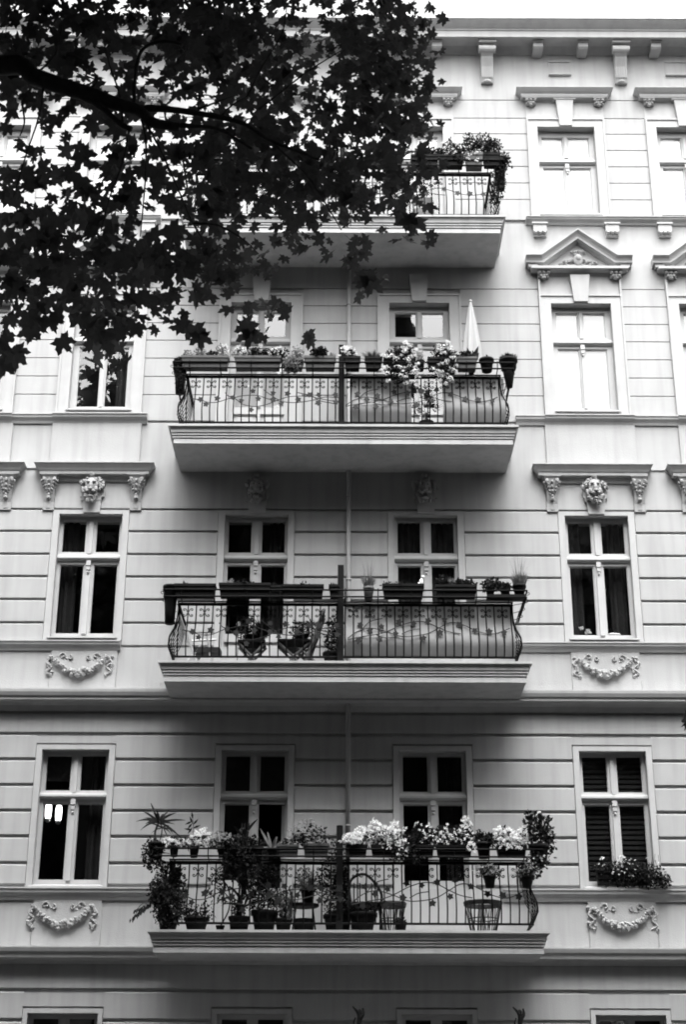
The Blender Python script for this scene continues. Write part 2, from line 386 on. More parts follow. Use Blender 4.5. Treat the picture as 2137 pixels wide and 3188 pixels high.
# window surrounds
def sweep_xz(mb, line, prof, close=True):                       # prof: (projection, drop below the line)
    n = len(line); mit = []
    for k in range(n):
        def nrm(a, b):
            dx, dz = b[0] - a[0], b[1] - a[1]; L = math.hypot(dx, dz); return (-dz / L, dx / L)
        ns = []
        if k > 0: ns.append(nrm(line[k - 1], line[k]))
        if k < n - 1: ns.append(nrm(line[k], line[k + 1]))
        mx = sum(a[0] for a in ns); mz = sum(a[1] for a in ns); L = math.hypot(mx, mz); mx /= L; mz /= L
        c = mx * ns[0][0] + mz * ns[0][1]; mit.append((mx / c, mz / c))
    rows = []
    for p, dr in prof:
        i = len(mb.v); rows.append(i)
        for k in range(n):
            x = line[k][0] - mit[k][0] * dr; z = line[k][1] - mit[k][1] * dr
            mb.v.append((x, -p, z))
    for a, b in zip(rows, rows[1:]):
        for k in range(n - 1): mb.f.append((a + k, b + k, b + k + 1, a + k + 1))
    for e in (0, n - 1): mb.f.append(tuple(r + e for r in rows))
def keystone(parent, cx, z0, z1, w0, w1, p0, p1):
    b = MB(); i = len(b.v)
    b.v += [(cx - w0, .03, z0), (cx + w0, .03, z0), (cx + w0, -p0, z0), (cx - w0, -p0, z0), (cx - w1, .03, z1), (cx + w1, .03, z1), (cx + w1, -p1, z1), (cx - w1, -p1, z1)]
    for q in ((0, 1, 2, 3), (7, 6, 5, 4), (3, 2, 6, 7), (0, 3, 7, 4), (2, 1, 5, 6)): b.f.append(q)
    return b.build('keystone', 'trim', parent)
def capital(parent, cx, z0, z1, w, p, name='console', tail=None):
    b = MB(); h = z1 - z0
    b.box(cx - w, cx + w, -p, .03, z1 - h * .10, z1)
    for q in (-1, 0, 1):
        b.blob((cx + q * w * .66, -p * .80, z1 - h * .30), (w * .34, p * .3, h * .17), 7, 5, .1)
        b.blob((cx + q * w * .42, -p * .72, z1 - h * .62), (w * .26, p * .28, h * .16), 7, 5, .1)
    b.box(cx - w * .8, cx + w * .8, -p * .62, .03, z0 + h * .25, z1 - h * .10)
    b.blob((cx, -p * .6, z0 + h * .15), (w * .4, p * .35, h * .16), 8, 5, .1)
    return b.build(name, 'relief', parent)
def acanthus(parent, cx, ztop, zbot, w):                       # leafy console with a plain tail, F3
    b = MB(); h = ztop - zbot
    b.moulding(cx - w + .02, cx + w - .02, .12, [(0, ztop - .055), (.0, ztop - .045), (.012, ztop - .03), (.025, ztop - .012), (.025, ztop)], 0, .03)
    b.extrude_x(cx - w * .62, cx + w * .62, [(.03, zbot + h * .22), (-.03, zbot + h * .24), (-.075, zbot + h * .55), (-.12, ztop - .06), (.03, ztop - .06)])
    for q in (-1, 1):
        for k, (dz, r) in enumerate(((.16, .044), (.24, .034), (.33, .03), (.42, .028), (.50, .024))):
            b.blob((cx + q * w * (.62 - .09 * k), -.125 + .018 * k, ztop - h * dz), (r * .75, .035, r * .95), 7, 5, .22)
            b.blob((cx + q * w * (.92 - .12 * k), -.09 + .014 * k, ztop - h * (dz + .03)), (r * .5, .03, r * .6), 6, 4, .2)
    for k in range(4): b.blob((cx, -.13 + .02 * k, ztop - h * (.18 + .13 * k)), (.026 - .002 * k, .03, .03), 7, 5, .15)
    b.blob((cx, -.06, ztop - h * .66), (.035, .045, .035), 8, 5, .1)
    b.box(cx - w * .66, cx + w * .66, -.028, .03, zbot, zbot + h * .28)
    b.box(cx - w * .25, cx + w * .25, -.036, -.028, zbot + .03, zbot + h * .28)
    b.build('console', 'relief', parent)
def lion(parent, cx, zt, zb):
    b = MB(); h = zt - zb; w = .185
    b.box(cx - .16, cx + .16, -.05, .03, zb + .04, zt - .03)
    for k in range(46):                                        # mane
        a = rnd.uniform(0, 2 * math.pi); rr = rnd.uniform(.72, 1.05)
        x = math.cos(a) * w * rr * (1.05 if math.sin(a) > 0 else .75); z = math.sin(a) * h * .46 * rr
        b.blob((cx + x, -.07 - .03 * (1 - abs(rr - .85)), (zt + zb) / 2 + z), (.028 * rnd.uniform(.7, 1.2), .035, .034 * rnd.uniform(.7, 1.3)), 6, 4, .25)
    c = (zt + zb) / 2
    b.blob((cx, -.10, c + .05), (.105, .07, .14), 12, 8)        # skull
    b.blob((cx, -.16, c + .02), (.035, .05, .085), 10, 6)        # nose bridge
    b.blob((cx, -.20, c - .045), (.045, .04, .026), 10, 6)       # nose
    for q in (-1, 1):
        b.blob((cx + q * .045, -.165, c + .095), (.036, .03, .018), 8, 5)     # brows
        b.blob((cx + q * .04, -.18, c - .075), (.04, .04, .028), 8, 5)        # muzzle
        b.blob((cx + q * .075, -.13, c - .02), (.035, .035, .05), 8, 5)       # cheeks
        b.blob((cx + q * .125, -.10, c + .13), (.03, .03, .034), 8, 5)        # ears
    b.blob((cx, -.14, c - .155), (.055, .05, .03), 10, 6, .08)                # chin
    for k in range(16):
        b.blob((cx + rnd.uniform(-.075, .075), -.10 - rnd.uniform(0, .05), c - .175 - rnd.uniform(0, .055)), (.02, .03, .032), 6, 4, .2)
    b.blob((cx, -.10, zt + .005), (.05, .05, .045), 8, 5, .1)
    o = b.build('lion_mask', 'relief', parent)
    m = MB(); m.blob((cx, -.168, c - .112), (.032, .03, .02), 10, 6)  # shade of open mouth and sunken eyes, put in as dark lumps
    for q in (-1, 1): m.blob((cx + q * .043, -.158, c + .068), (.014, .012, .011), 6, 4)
    m.build('mouth', mat('hollow_shade', .12, .9) if 'hollow_shade' not in M else 'hollow_shade', parent)
M['hollow_shade'] = mat('hollow_shade', .10, .9)
def garland(cx, zt, hw, drop):
    b = MB(); b.v = []
    n = 20
    for k in range(n + 1):
        t = -1 + 2 * k / n; x = cx + t * hw * .82; z = zt - .06 - drop * .72 * (1 - abs(t) ** 2.2)
        r = .034 + .030 * (1 - abs(t))
        for q in range(5):
            b.blob((x + rnd.uniform(-.02, .02), -.045 - rnd.uniform(0, .035), z + rnd.uniform(-r, r) * .8), r * rnd.uniform(.32, .70), 7, 5, .22)
    for sgn in (-1, 1):
        for (px, pz, r0, st) in ((.50, -.03, .055, 0), (.28, -.06, .04, 1.5)):
            pts = [(cx + sgn * (px * hw + r0 * (1 - a / 9) * math.cos(a * .75 + st)), -.03, zt + pz + r0 * (1 - a / 9) * math.sin(a * .75 + st)) for a in range(8)]
            b.tube(pts, .016, 5)
        for k in range(8):
            b.blob((cx + sgn * hw * rnd.uniform(.78, 1.0), -.02, zt - .04 - k * drop / 8), (.03, .03, .034), 6, 4, .3); b.blob((cx + sgn * hw * rnd.uniform(.3, .75), -.01, zt - .03 - rnd.uniform(0, .07)), (.025, .022, .022), 6, 4, .3)
        pts = bez([(cx + sgn * hw * .86, -.02, zt - .05), (cx + sgn * hw * .99, -.035, zt - drop * .4), (cx + sgn * hw * .84, -.03, zt - drop * .62), (cx + sgn * hw * .98, -.035, zt - drop * .85), (cx + sgn * hw * .80, -.02, zt - drop)], 4)
        b.tube(pts, .017, 5)
    b.build('garland', 'relief', house)
for i in range(6):
    bal = i in (2, 3)
    # fourth storey (top)
    c = ST[5]['ax'][i]; s = MB()
    for q in (-1, 1):
        s.box(*sorted((c + q * .505, c + q * .66)), -.035, .034, 16.34 if not bal else 15.67, 18.265)
        s.box(*sorted((c + q * .66, c + q * .69)), -.055, .034, 16.34 if not bal else 15.67, 18.435)
    s.box(c - .66, c + .66, -.035, .034, 18.265, 18.41); s.box(c - .66, c + .66, -.055, .034, 18.41, 18.435)
    s.box(c - .69, c + .69, -.012, .034, 18.435, 18.86)
    so = s.build('window_surround', 'trim', house)
    h = MB(); h.moulding(c - .66, c + .66, .02, [(0, 18.80), (.03, 18.82), (.10, 18.835), (.115, 18.87), (.115, 18.90), (.15, 18.93), (.20, 18.985), (.20, 18.995), (0, 19.01)], 0, .034)
    ho = h.build('window_hood', 'trim', so)
    keystone(so, c, 18.27, 18.88, .108, .16, .075, .10)
    kc = MB(); kc.moulding(c - .18, c + .18, .09, [(0, 18.80), (.02, 18.81), (.02, 18.845)], 0, .03); kc.build('keystone_cap', 'trim', so)
    for q in (-.60, .61): capital(so, c + q, 18.68, 18.84, .105, .12)
    # third storey
    c = ST[4]['ax'][i]; s = MB(); hw4 = .70
    for q in (-1, 1):
        s.box(*sorted((c + q * .503, c + q * .67)), -.035, .034, 12.54 if not bal else 11.85, 14.80)
        s.box(*sorted((c + q * .67, c + q * .70)), -.055, .034, 12.54 if not bal else 11.85, 14.83 if bal else 15.20)
    s.box(c - .503, c + .503, -.035, .034, 14.665, 14.80); s.box(c - .67, c + .67, -.055, .034, 14.80, 14.83)
    if not bal:
        s.box(c - .67, c + .67, -.012, .034, 14.83, 15.20)
    so = s.build('window_surround', 'trim', house)
    keystone(so, c, 14.68, 15.18, .118, .165, .085, .11)
    if not bal:
        p = MB()
        p.moulding(c - .66, c + .66, .02, [(0, 15.20), (.02, 15.23), (.03, 15.245), (.12, 15.26), (.16, 15.265), (.16, 15.31), (.13, 15.32), (0, 15.335)], 0, .034)
        line = [(c - .90, 15.52), (c - .645, 15.52), (c, 16.03), (c + .645, 15.52), (c + .90, 15.52)]
        sweep_xz(p, line, [(-.03, 0.0), (.22, 0.0), (.22, .02), (.17, .055), (.15, .09), (.15, .125), (.06, .135), (.045, .16), (-.03, .16)])
        i0 = len(p.v); p.v += [(c - .72, -.02, 15.33), (c + .72, -.02, 15.33), (c + .62, -.02, 15.42), (c, -.02, 15.88), (c - .62, -.02, 15.42)]; p.f.append(tuple(i0 + k for k in range(5)))
        for q in (-1, 1): p.box(*sorted((c + q * .70, c + q * .86)), -.12, .034, 15.325, 15.375)
        po = p.build('pediment', 'trim', so)
        r = MB(); r.blob((c, -.05, 15.50), (.085, .05, .12), 12, 8, .03); r.blob((c, -.08, 15.52), (.05, .05, .06), 10, 6)
        for q in (-1, 1):
            for k in range(7): r.blob((c + q * (.10 + k * .035), -.045, 15.50 - .012 * k + rnd.uniform(-.03, .03)), (.03, .035, .034 - .002 * k), 6, 4, .25)
            r.tube([(c + q * (.07 + .05 * math.cos(a * .7)), -.06, 15.64 + .04 * math.sin(a * .7)) for a in range(8)], .014, 5)
            r.tube(bez([(c + q * .05, -.05, 15.40), (c + q * .16, -.06, 15.38), (c + q * .22, -.05, 15.43)], 3), .014, 5)
        for k in range(5): r.blob((c + (k - 2) * .03, -.06, 15.67 - abs(k - 2) * .012), (.02, .03, .026), 6, 4)
        r.build('cartouche', 'relief', po)
        for q in (-.605, .615): capital(so, c + q, 15.10, 15.27, .115, .13)
    # second storey
    c = ST[3]['ax'][i]; s = MB(); zb = 8.73 if not bal else 8.06
    for q in (-1, 1): s.box(*sorted((c + q * .50, c + q * .602)), -.006, .034, zb, 10.884)
    s.box(c - .50, c + .50, -.006, .034, 10.818, 10.884)
    so = s.build('window_surround', 'trim', house)
    kk = MB(); i0 = 0
    kk.v += [(c - .125, .03, 10.835), (c + .135, .03, 10.835), (c + .135, -.035, 10.835), (c - .125, -.035, 10.835), (c - .15, .03, 11.10), (c + .15, .03, 11.10), (c + .15, -.05, 11.10), (c - .15, -.05, 11.10)]
    for q in ((0, 1, 2, 3), (7, 6, 5, 4), (3, 2, 6, 7), (0, 3, 7, 4), (2, 1, 5, 6)): kk.f.append(q)
    kk.box(c - .19, c + .19, -.045, .03, 11.10, 11.46)
    kk.build('keystone', 'trim', so)
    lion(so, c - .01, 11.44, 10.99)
    if not bal:
        hd = MB(); hc = c - .03 if i > 1 else c + .02
        hd.moulding(hc - .765, hc + .765, .02, [(0, 11.36), (.012, 11.372), (.02, 11.40), (.035, 11.425), (.045, 11.45), (.09, 11.455), (.105, 11.46), (.105, 11.505), (.12, 11.52), (.135, 11.55), (.17, 11.60), (.19, 11.62), (.19, 11.64), (0, 11.66)], 0, .034)
        hd.build('window_hood', 'trim', so)
        for q in (-.685, .70): acanthus(so, c + q + .0, 11.455, 10.875, .135)
        garland(c - .01, 8.50, .50, .33)
    # first storey
    c = ST[2]['ax'][i]; s = MB(); zb = 5.03 if not bal else 4.28
    for q in (-1, 1): s.box(*sorted((c + q * .497, c + q * .585)), -.012, .034, zb, 7.10)
    s.box(c - .497, c + .497, -.012, .034, 7.032, 7.10)
    s.build('window_surround', 'trim', house)
    if not bal: garland(c - .01, 4.80, .49, .34)
    c = ST[1]['ax'][i]; s = MB()
    for q in (-1, 1): s.box(*sorted((c + q * .49, c + q * .555)), -.012, .034, 1.27, 3.372)
    s.box(c - .49, c + .49, -.012, .034, 3.31, 3.372)
    s.build('window_surround', 'trim', house)
# string courses, sill courses, pedestals
sc = MB()
P3 = [(.034, 7.615), (-.02, 7.62), (-.03, 7.64), (-.055, 7.69), (-.11, 7.73), (-.20, 7.745), (-.20, 7.79), (-.225, 7.80), (-.245, 7.85), (-.25, 7.885), (-.25, 7.90), (.034, 7.93)]
sc.extrude_x(XL, XR, P3); sc.build('string_course', 'trim', house)
sc = MB(); dz = -3.70
P2 = [(.034, 3.96), (-.02, 3.965), (-.03, 3.985), (-.06, 4.02), (-.16, 4.04), (-.17, 4.09), (-.195, 4.12), (-.21, 4.17), (-.21, 4.19), (.034, 4.22)]
sc.extrude_x(XL, XR, P2); sc.build('string_course', 'trim', house)
def band(x0, x1, zt, h, p, name='sill_course'):
    b = MB(); b.extrude_x(x0, x1, [(.034, zt - h), (-.015 - p * .1, zt - h), (-.02 - p * .2, zt - h * .72), (-p * .55, zt - h * .6), (-p * .8, zt - h * .42), (-p * .85, zt - h * .2), (-p, zt - h * .12), (-p, zt), (.034, zt + .02)]); return b.build(name, 'trim', house)
band(XL, -3.385, 8.70, .14, .10); band(2.3, XR, 8.70, .14, .10)
band(XL, -2.2, 5.015, .17, .10); band(2.3, XR, 5.015, .17, .10)
for x0, x1 in ((XL, -6.75), (-5.37, -4.71)): band(x0, x1, 12.545, .15, .10)
for x0, x1 in ((-6.75, -5.37), (-4.71, -3.18)): band(x0, x1, 12.548, .152, .13)
for x0, x1 in ((2.80, 3.27), (4.72, 5.43)): band(x0, x1, 12.545, .15, .10)
for x0, x1 in ((3.27, 4.72), (5.43, XR)): band(x0, x1, 12.548, .152, .13)
band(XL, -3.15, 16.34, .12, .13); band(3.13, XR, 16.34, .12, .13)
for x0, x1, z0, z1, p in ((3.27, 4.72, 11.66, 12.40, .035), (5.43, 6.85, 11.66, 12.40, .035), (-4.71, -3.27, 11.66, 12.40, .035), (-6.8, -5.35, 11.66, 12.40, .035),
                          (3.48, 4.517, 7.91, 8.56, .022), (-4.43, -3.43, 7.91, 8.56, .022), (3.515, 4.48, 4.20, 4.845, .022), (-4.39, -3.42, 4.20, 4.845, .022)):
    pd = MB(); pd.box(x0, x1, -p, .034, z0, z1); pd.build('pedestal', 'wall', house)
for x0, x1 in ((XL, -4.44), (-3.42, -2.75), (2.78, 3.47), (4.527, XR)): pd = MB(); pd.box(x0, x1, -.010, .034, 7.91, 8.11); pd.build('plinth', 'wall', house)
for x0, x1 in ((XL, -4.40), (-3.41, -2.7), (2.84, 3.505), (4.49, XR)): pd = MB(); pd.box(x0, x1, -.010, .034, 4.20, 4.40); pd.build('plinth', 'wall', house)
for x0, x1 in ((4.935, 5.16), (-5.07, -4.925)): pd = MB(); pd.box(x0, x1, -.02, .034, 11.60, 11.625); pd.build('ledge', 'wall', house)
for x in (3.36, 4.60, 5.50, -3.36, -4.60, -5.5):
    b = MB(); b.box(x - .115, x + .115, -.10, .034, 16.05, 16.215); b.box(x - .135, x + .135, -.12, .034, 16.19, 16.222)
    for q in (-1, 0, 1): b.blob((x + q * .075, -.085, 16.03), (.034, .04, .03), 8, 5)
    b.box(x - .105, x + .105, -.06, .034, 15.98, 16.05)
    b.build('bracket', 'trim', house)
# main cornice
co = MB()
co.extrude_x(XL - .2, XR + .2, [(.034, 19.86), (-.03, 19.865), (-.05, 19.89), (-.10, 19.93), (-.13, 19.955), (-.34, 19.96), (-.34, 19.94), (-.40, 19.94), (-.40, 20.07), (-.415, 20.075), (-.42, 20.095), (-.45, 20.12), (-.50, 20.165), (-.535, 20.20), (-.54, 20.215), (-.56, 20.22), (-.56, 20.245), (.034, 20.28)])
cor = co.build('cornice', 'trim', house)
for x in (-6.6, -4.90, -2.55, 2.565, 4.97, 6.95):                  # large scrolled brackets
    b = MB()
    b.box(x - .16, x + .16, -.34, .0, 19.885, 19.938)
    b.extrude_x(x - .105, x + .105, [(.03, 19.20), (-.06, 19.20), (-.10, 19.30), (-.13, 19.5), (-.19, 19.68), (-.27, 19.76), (-.27, 19.884), (.03, 19.884)])
    for q in (-1, 1): b.lathe(0, 0, [(.01, 0), (.01, 0)], 3) if False else None
    n = 12; i0 = len(b.v)
    for sx in (-.15, .15):
        for k in range(n): a = 2 * math.pi * k / n; b.v.append((x + sx, -.23 + .075 * math.cos(a), 19.80 + .075 * math.sin(a)))
    for k in range(n): b.f.append((i0 + k, i0 + (k + 1) % n, i0 + n + (k + 1) % n, i0 + n + k))
    b.f.append(tuple(i0 + k for k in range(n))); b.f.append(tuple(i0 + n + k for k in range(n)))
    for q in range(5): b.extrude_x(x - .09 + q * .042, x - .078 + q * .042, [(-.062, 19.26), (-.12, 19.28), (-.15, 19.5), (-.21, 19.66), (-.19, 19.66), (-.13, 19.5)])
    b.blob((x, -.07, 19.22), (.07, .05, .035), 8, 5)
    b.build('scroll_bracket', 'trim', cor)
for x in (-6.35, -5.7, -4.35, -3.65, -1.75, -1.0, .82, 1.66, 3.48, 4.29, 5.60, 6.4):
    b = MB(); b.box(x - .10, x + .10, -.32, .0, 19.915, 19.938); b.extrude_x(x - .088, x + .088, [(.03, 19.80), (-.25, 19.80), (-.285, 19.83), (-.285, 19.914), (.03, 19.914)]); b.build('dentil_bracket', 'trim', cor)
for i in (0, 1, 2, 3, 4, 5):
    x = ST[5]['ax'][i] - .04; b = MB(); b.box(x - .2, x + .2, -.05, .0, 19.40, 19.425)
    b.box(x - .2, x - .185, -.012, .0, 19.425, 19.70); b.box(x + .185, x + .2, -.012, .0, 19.425, 19.70); b.box(x - .2, x + .2, -.018, .0, 19.70, 19.73)
    b.build('attic_vent', 'wall', house)
# zinc parapet and roof
rf = MB()
x = 1.75
while x < 5.35:
    rf.box(x + .006, x + .36, -.30, -.05, 20.24, 20.60 + rnd.uniform(-.004, .004)); x += .375
rf.box(1.75, 5.4, -.295, -.05, 20.24, 20.56)
rf.box(XL - .2, 1.74, -.30, -.05, 20.24, 20.44); rf.box(XL - .2, 1.73, -.34, -.05, 20.44, 20.47); rf.box(XL - .2, 1.735, -.27, -.05, 20.47, 20.60)
rf.v += []
i0 = len(rf.v); rf.v += [(XL - .2, -.05, 20.6), (5.4, -.05, 20.6), (XR + .4, -.05, 20.3), (XR + .4, 3.2, 20.66), (5.4, 3.2, 20.94), (XL - .2, 3.2, 20.94)]
rf.f.append((i0, i0 + 1, i0 + 4, i0 + 5)); rf.f.append((i0 + 1, i0 + 2, i0 + 3, i0 + 4))
i0 = len(rf.v); rf.v += [(XL - .4, 3.2, 20.9), (XR + .4, 3.2, 20.62), (XR + .4, 12, 20.3), (XL - .4, 12, 20.3)]; rf.f.append((i0, i0 + 1, i0 + 2, i0 + 3))
rf.build('roof', 'zinc', house)
dp = MB(); dp.tube([(.088, -.07, 4.15), (.088, -.07, 15.3)], .033, 10)
for z in (5.9, 7.3, 9.7, 11.1, 13.3, 14.6): dp.tube([(.088, -.07, z - .015), (.088, -.07, z + .015)], .039, 10)
dp.build('drain_pipe', 'pipe', house, True)

# ---------------------------------------------------------------- balconies
BAL = {5: (-2.68, 2.65, 15.37), 4: (-2.70, 2.70, 11.555), 3: (-2.66, 2.735, 7.77), 2: (-2.62, 2.81, 4.005)}
SL = .295
def prof_off(h):                                                # outward belly of the railing over its height
    P = [(0.0, .02), (.10, .045), (.20, .105), (.30, .14), (.40, .125), (.52, .065), (.65, .02), (.80, .0), (1.2, .0)]
    for (a, b), (c, d) in zip(P, P[1:]):
        if h <= c: t = (h - a) / (c - a); t = t * t * (3 - 2 * t); return b + (d - b) * t
    return 0
def ivy_leaf(mb, c, r, y, rot):
    pts = []
    for k in range(10):
        a = rot + math.pi * 2 * k / 10; rr = r * (1.0 if k % 2 == 0 else .6); pts.append((c[0] + rr * math.cos(a), y, c[1] + rr * math.sin(a)))
    n = len(pts); mb.poly(pts); mb.poly([(p[0], p[1] - .012, p[2]) for p in pts][::-1])
    i = len(mb.v) - 2 * n
    for k in range(n): mb.f.append((i + k, i + (k + 1) % n, i + 2 * n - 1 - (k + 1) % n, i + 2 * n - 1 - k))
def cscroll(mb, x, y, z, r, sx, sz, t=.0045):
    pts = [(x + sx * (r * 1.0 - r * (1 - k / 16) * math.cos(k * .62)), y, z + sz * (r * .9 + r * (1 - k / 16) * math.sin(k * .62) * -1)) for k in range(10)]
    mb.tube(pts, t, 4)
def sc_C(mb, x, y, z, sx, h=.055, t=.0068):                      # one C-scroll, open side away from the bar
    pts = []
    for k in range(9):
        a = -2.0 + 4.0 * k / 8; pts.append((x + sx * (.024 + -.022 * math.cos(a)), y, z + h * math.sin(a * .5) / math.sin(1.0)))
    for q in (1, -1):
        e = (x + sx * .055, z + q * h * .78); ring = []
        for k in range(8):
            a = math.pi * .5 * q + q * k * -.75; rr = .02 * (1 - k / 10); ring.append((e[0] + sx * rr * math.cos(a), y, e[1] + rr * math.sin(a)))
        mb.tube([(x + sx * .012, y, z + q * .012), (x + sx * .028, y, z + q * h * .95)] + ring, t, 4)
VINES = {
 'L': [[(-2.377, .496), (-2.222, .454), (-2.106, .401), (-1.934, .412), (-1.727, .51), (-1.569, .371), (-1.358, .325), (-1.149, .383), (-1.017, .459), (-.846, .535), (-.558, .546), (-.385, .504), (-.06, .409)],
       [(-1.727, .51), (-1.55, .555), (-1.35, .56), (-1.2, .50), (-1.0, .43), (-.75, .40), (-.5, .45), (-.3, .53), (-.06, .52)],
       [(-1.85, .62), (-1.80, .55), (-1.72, .51)], [(-1.25, .68), (-1.1, .54), (-1.0, .46)], [(-.72, .63), (-.5, .56), (-.36, .44), (-.12, .38)]],
 'R': [[(.038, .354), (.2, .486), (.379, .534), (.594, .478), (.791, .394), (.97, .391), (1.186, .433), (1.367, .538), (1.531, .633), (1.693, .615), (1.888, .511), (2.047, .446), (2.19, .441), (2.41, .542)],
       [(.038, .335), (.253, .383), (.504, .431), (.685, .516), (.829, .592), (1.01, .65), (1.19, .641), (1.368, .547), (1.528, .472), (1.688, .435)],
       [(.25, .51), (.33, .62), (.42, .67), (.55, .70)], [(.83, .43), (.95, .50), (1.1, .525)], [(.45, .42), (.55, .37), (.72, .37)]]}
LV = {'L': [(-2.223, .458), (-2.133, .358), (-1.965, .487), (-1.73, .51), (-1.586, .435), (-1.433, .265), (-1.418, .646), (-1.327, .483), (-1.1, .609), (-1.097, .459), (-.967, .373), (-.875, .593), (-.701, .464), (-.394, .391), (-.53, .572), (-.386, .569), (-.127, .57), (-.117, .409)],
      'R': [(.218, .59), (.191, .317), (.361, .487), (.532, .554), (.504, .328), (.794, .64), (.738, .432), (1.0, .612), (1.14, .358), (1.217, .66), (1.46, .68), (1.384, .453), (1.674, .596), (1.896, .493), (2.102, .474), (2.317, .456)]}
BO = {}
for s in (5, 4, 3, 2):
    x0, x1, zb = BAL[s]; zt = zb + SL; shift = (x0 + x1) / 2
    b = MB(); b.moulding(x0 + .09, x1 - .09, 1.06, [(0, zb), (0, zb + .075), (-.02, zb + .079), (-.02, zb + .088), (.014, zb + .092), (.014, zb + .116), (-.006, zb + .120), (-.006, zb + .129), (.028, zb + .132), (.028, zb + .155), (.008, zb + .159), (.008, zb + .168), (.042, zb + .172), (.048, zb + .22), (.062, zb + .245), (.066, zb + .252), (.088, zb + .257), (.09, zb + .29), (.0, zb + SL)], 0, -.001)
    bo = b.build('balcony', 'slab', house); BO[s] = (bo, zt, shift)
    # railing: bars of one bellied pattern on three sides
    r = MB(); A = 2.46 ; YF = -.94
    def P(x, y, h, d):                                           # d: outward unit (dx, dy)
        o = prof_off(h); return (x + shift + d[0] * o, y + d[1] * o, zt + h)
    HS = [.09, .16, .22, .28, .34, .40, .46, .52, .60, .70, .80, .92]
    n = 41; xs = [-A + .02 + k * (2 * A - .04) / (n - 1) for k in range(n)]
    for k, x in enumerate(xs): r.tube([P(x, YF, h, (0, -1)) for h in HS], .0095, 4)
    for sx in (-1, 1):
        for k in range(9):
            y = YF + .05 + k * .108
            r.tube([P(sx * A, y, h, (sx, 0)) for h in HS], .006, 4)
        r.tube([P(sx * A, YF, h, (sx * .8, -.8)) for h in HS], .011, 5)
        for k in range(3): r.tube([P(sx * A, YF + .0, h, (sx * (.8 - .25 * k), -.3 - .2 * k)) for h in HS], .006, 4)
    def rail(h, rad, off=None, ext=0.0, ret=True):
        o = prof_off(h) if off is None else off; X = A + o; Y = YF - o
        def bar(a, b_):
            r.tube([a, b_], rad, 6)
        bar((shift - X - ext, Y, zt + h), (shift + X + ext, Y, zt + h))
        for sx in (-1, 1): bar((shift + sx * X, Y, zt + h), (shift + sx * X, -.0, zt + h))
    rail(.10, .017); rail(.92, .024); rail(.958, .012, .01)
    # planter holder above the hand rail
    rail(.975, .013, .20); rail(1.075, .013, .21)
    for k in range(11):
        x = -A + .05 + k * (2 * A - .1) / 10
        r.tube([(x + shift, YF, zt + .94), (x + shift, YF - .20, zt + .975)], .008, 4); r.tube([(x + shift, YF - .20, zt + .975), (x + shift, YF - .215, zt + 1.10)], .008, 4)
    for k in range(0, 40, 4):
        x = xs[k] + .1; r.tube([(x + shift + .05 * math.cos(a * .5), YF, zt + .945 - .0 + -.022 * math.sin(a * .5)) for a in range(7)], .005, 4)
    for sx in (-1, 1):                                             # curled ends down the corners
        for (dx, h, q) in ((.25, 1.10, 1), (.22, .98, 1), (.17, .86, -1), (.13, .75, 1)):
            c0 = (shift + sx * (A + dx), YF - .02, zt + h)
            r.tube([(shift + sx * (A + .02), YF, zt + h - .06)] + [(c0[0] + sx * .024 * (1 - k / 12) * math.cos(-1.5 + k * .7), c0[1], c0[2] + .024 * (1 - k / 12) * math.sin(-1.5 + k * .7)) for k in range(8)], .0055, 4)
        r.tube([(shift + sx * (A + .02), YF, zt + .52), (shift + sx * (A + .10), YF - .02, zt + .80), (shift + sx * (A + .22), YF - .04, zt + 1.05)], .007, 4)
    q = r
    for k in range(1, n - 1, 2):
        yb = YF - prof_off(.79)
        for sx in (-1, 1): sc_C(q, xs[k] + shift, yb, zt + .79, sx)
        q.blob((xs[k] + shift, yb, zt + .79), .012, 6, 4)
    r.build('railing', 'iron', bo)
    v = MB()
    for side in ('L', 'R'):
        for line in VINES[side]:
            v.tube([(p.x + shift, YF - prof_off(max(p.y, .01)) - .012, zt + p.y) for p in bez([(a, b2, 0) for a, b2 in line], 4)], .007, 4)
        for (lx, lh) in LV[side]: ivy_leaf(v, (lx + shift, zt + lh), rnd.uniform(.046, .060), YF - prof_off(lh) - .02, rnd.uniform(0, 6))
    v.build('vine_ornament', 'petal_leaf', bo)
    # partition between the two flats
    g = MB(); hgt = {5: 1.7, 4: 1.66, 3: 1.72, 2: 1.62}[s]
    g.box(shift * 0 - .055, -.005, -1.0, -.035, zt, zt + hgt - .25)
    g.poly([(-.055, -1.0, zt + hgt - .25), (-.055, -.035, zt + hgt), (-.055, -.035, zt + hgt - .25)]); g.poly([(-.005, -1.0, zt + hgt - .25), (-.005, -.035, zt + hgt - .25), (-.005, -.035, zt + hgt)])
    g.quad((-.055, -1.0, zt + hgt - .25), (-.005, -1.0, zt + hgt - .25), (-.005, -.035, zt + hgt), (-.055, -.035, zt + hgt))
    g.box(-.075, .015, -1.02, -1.001, zt, zt + hgt - .20)
    g.build('partition', 'panel', bo)

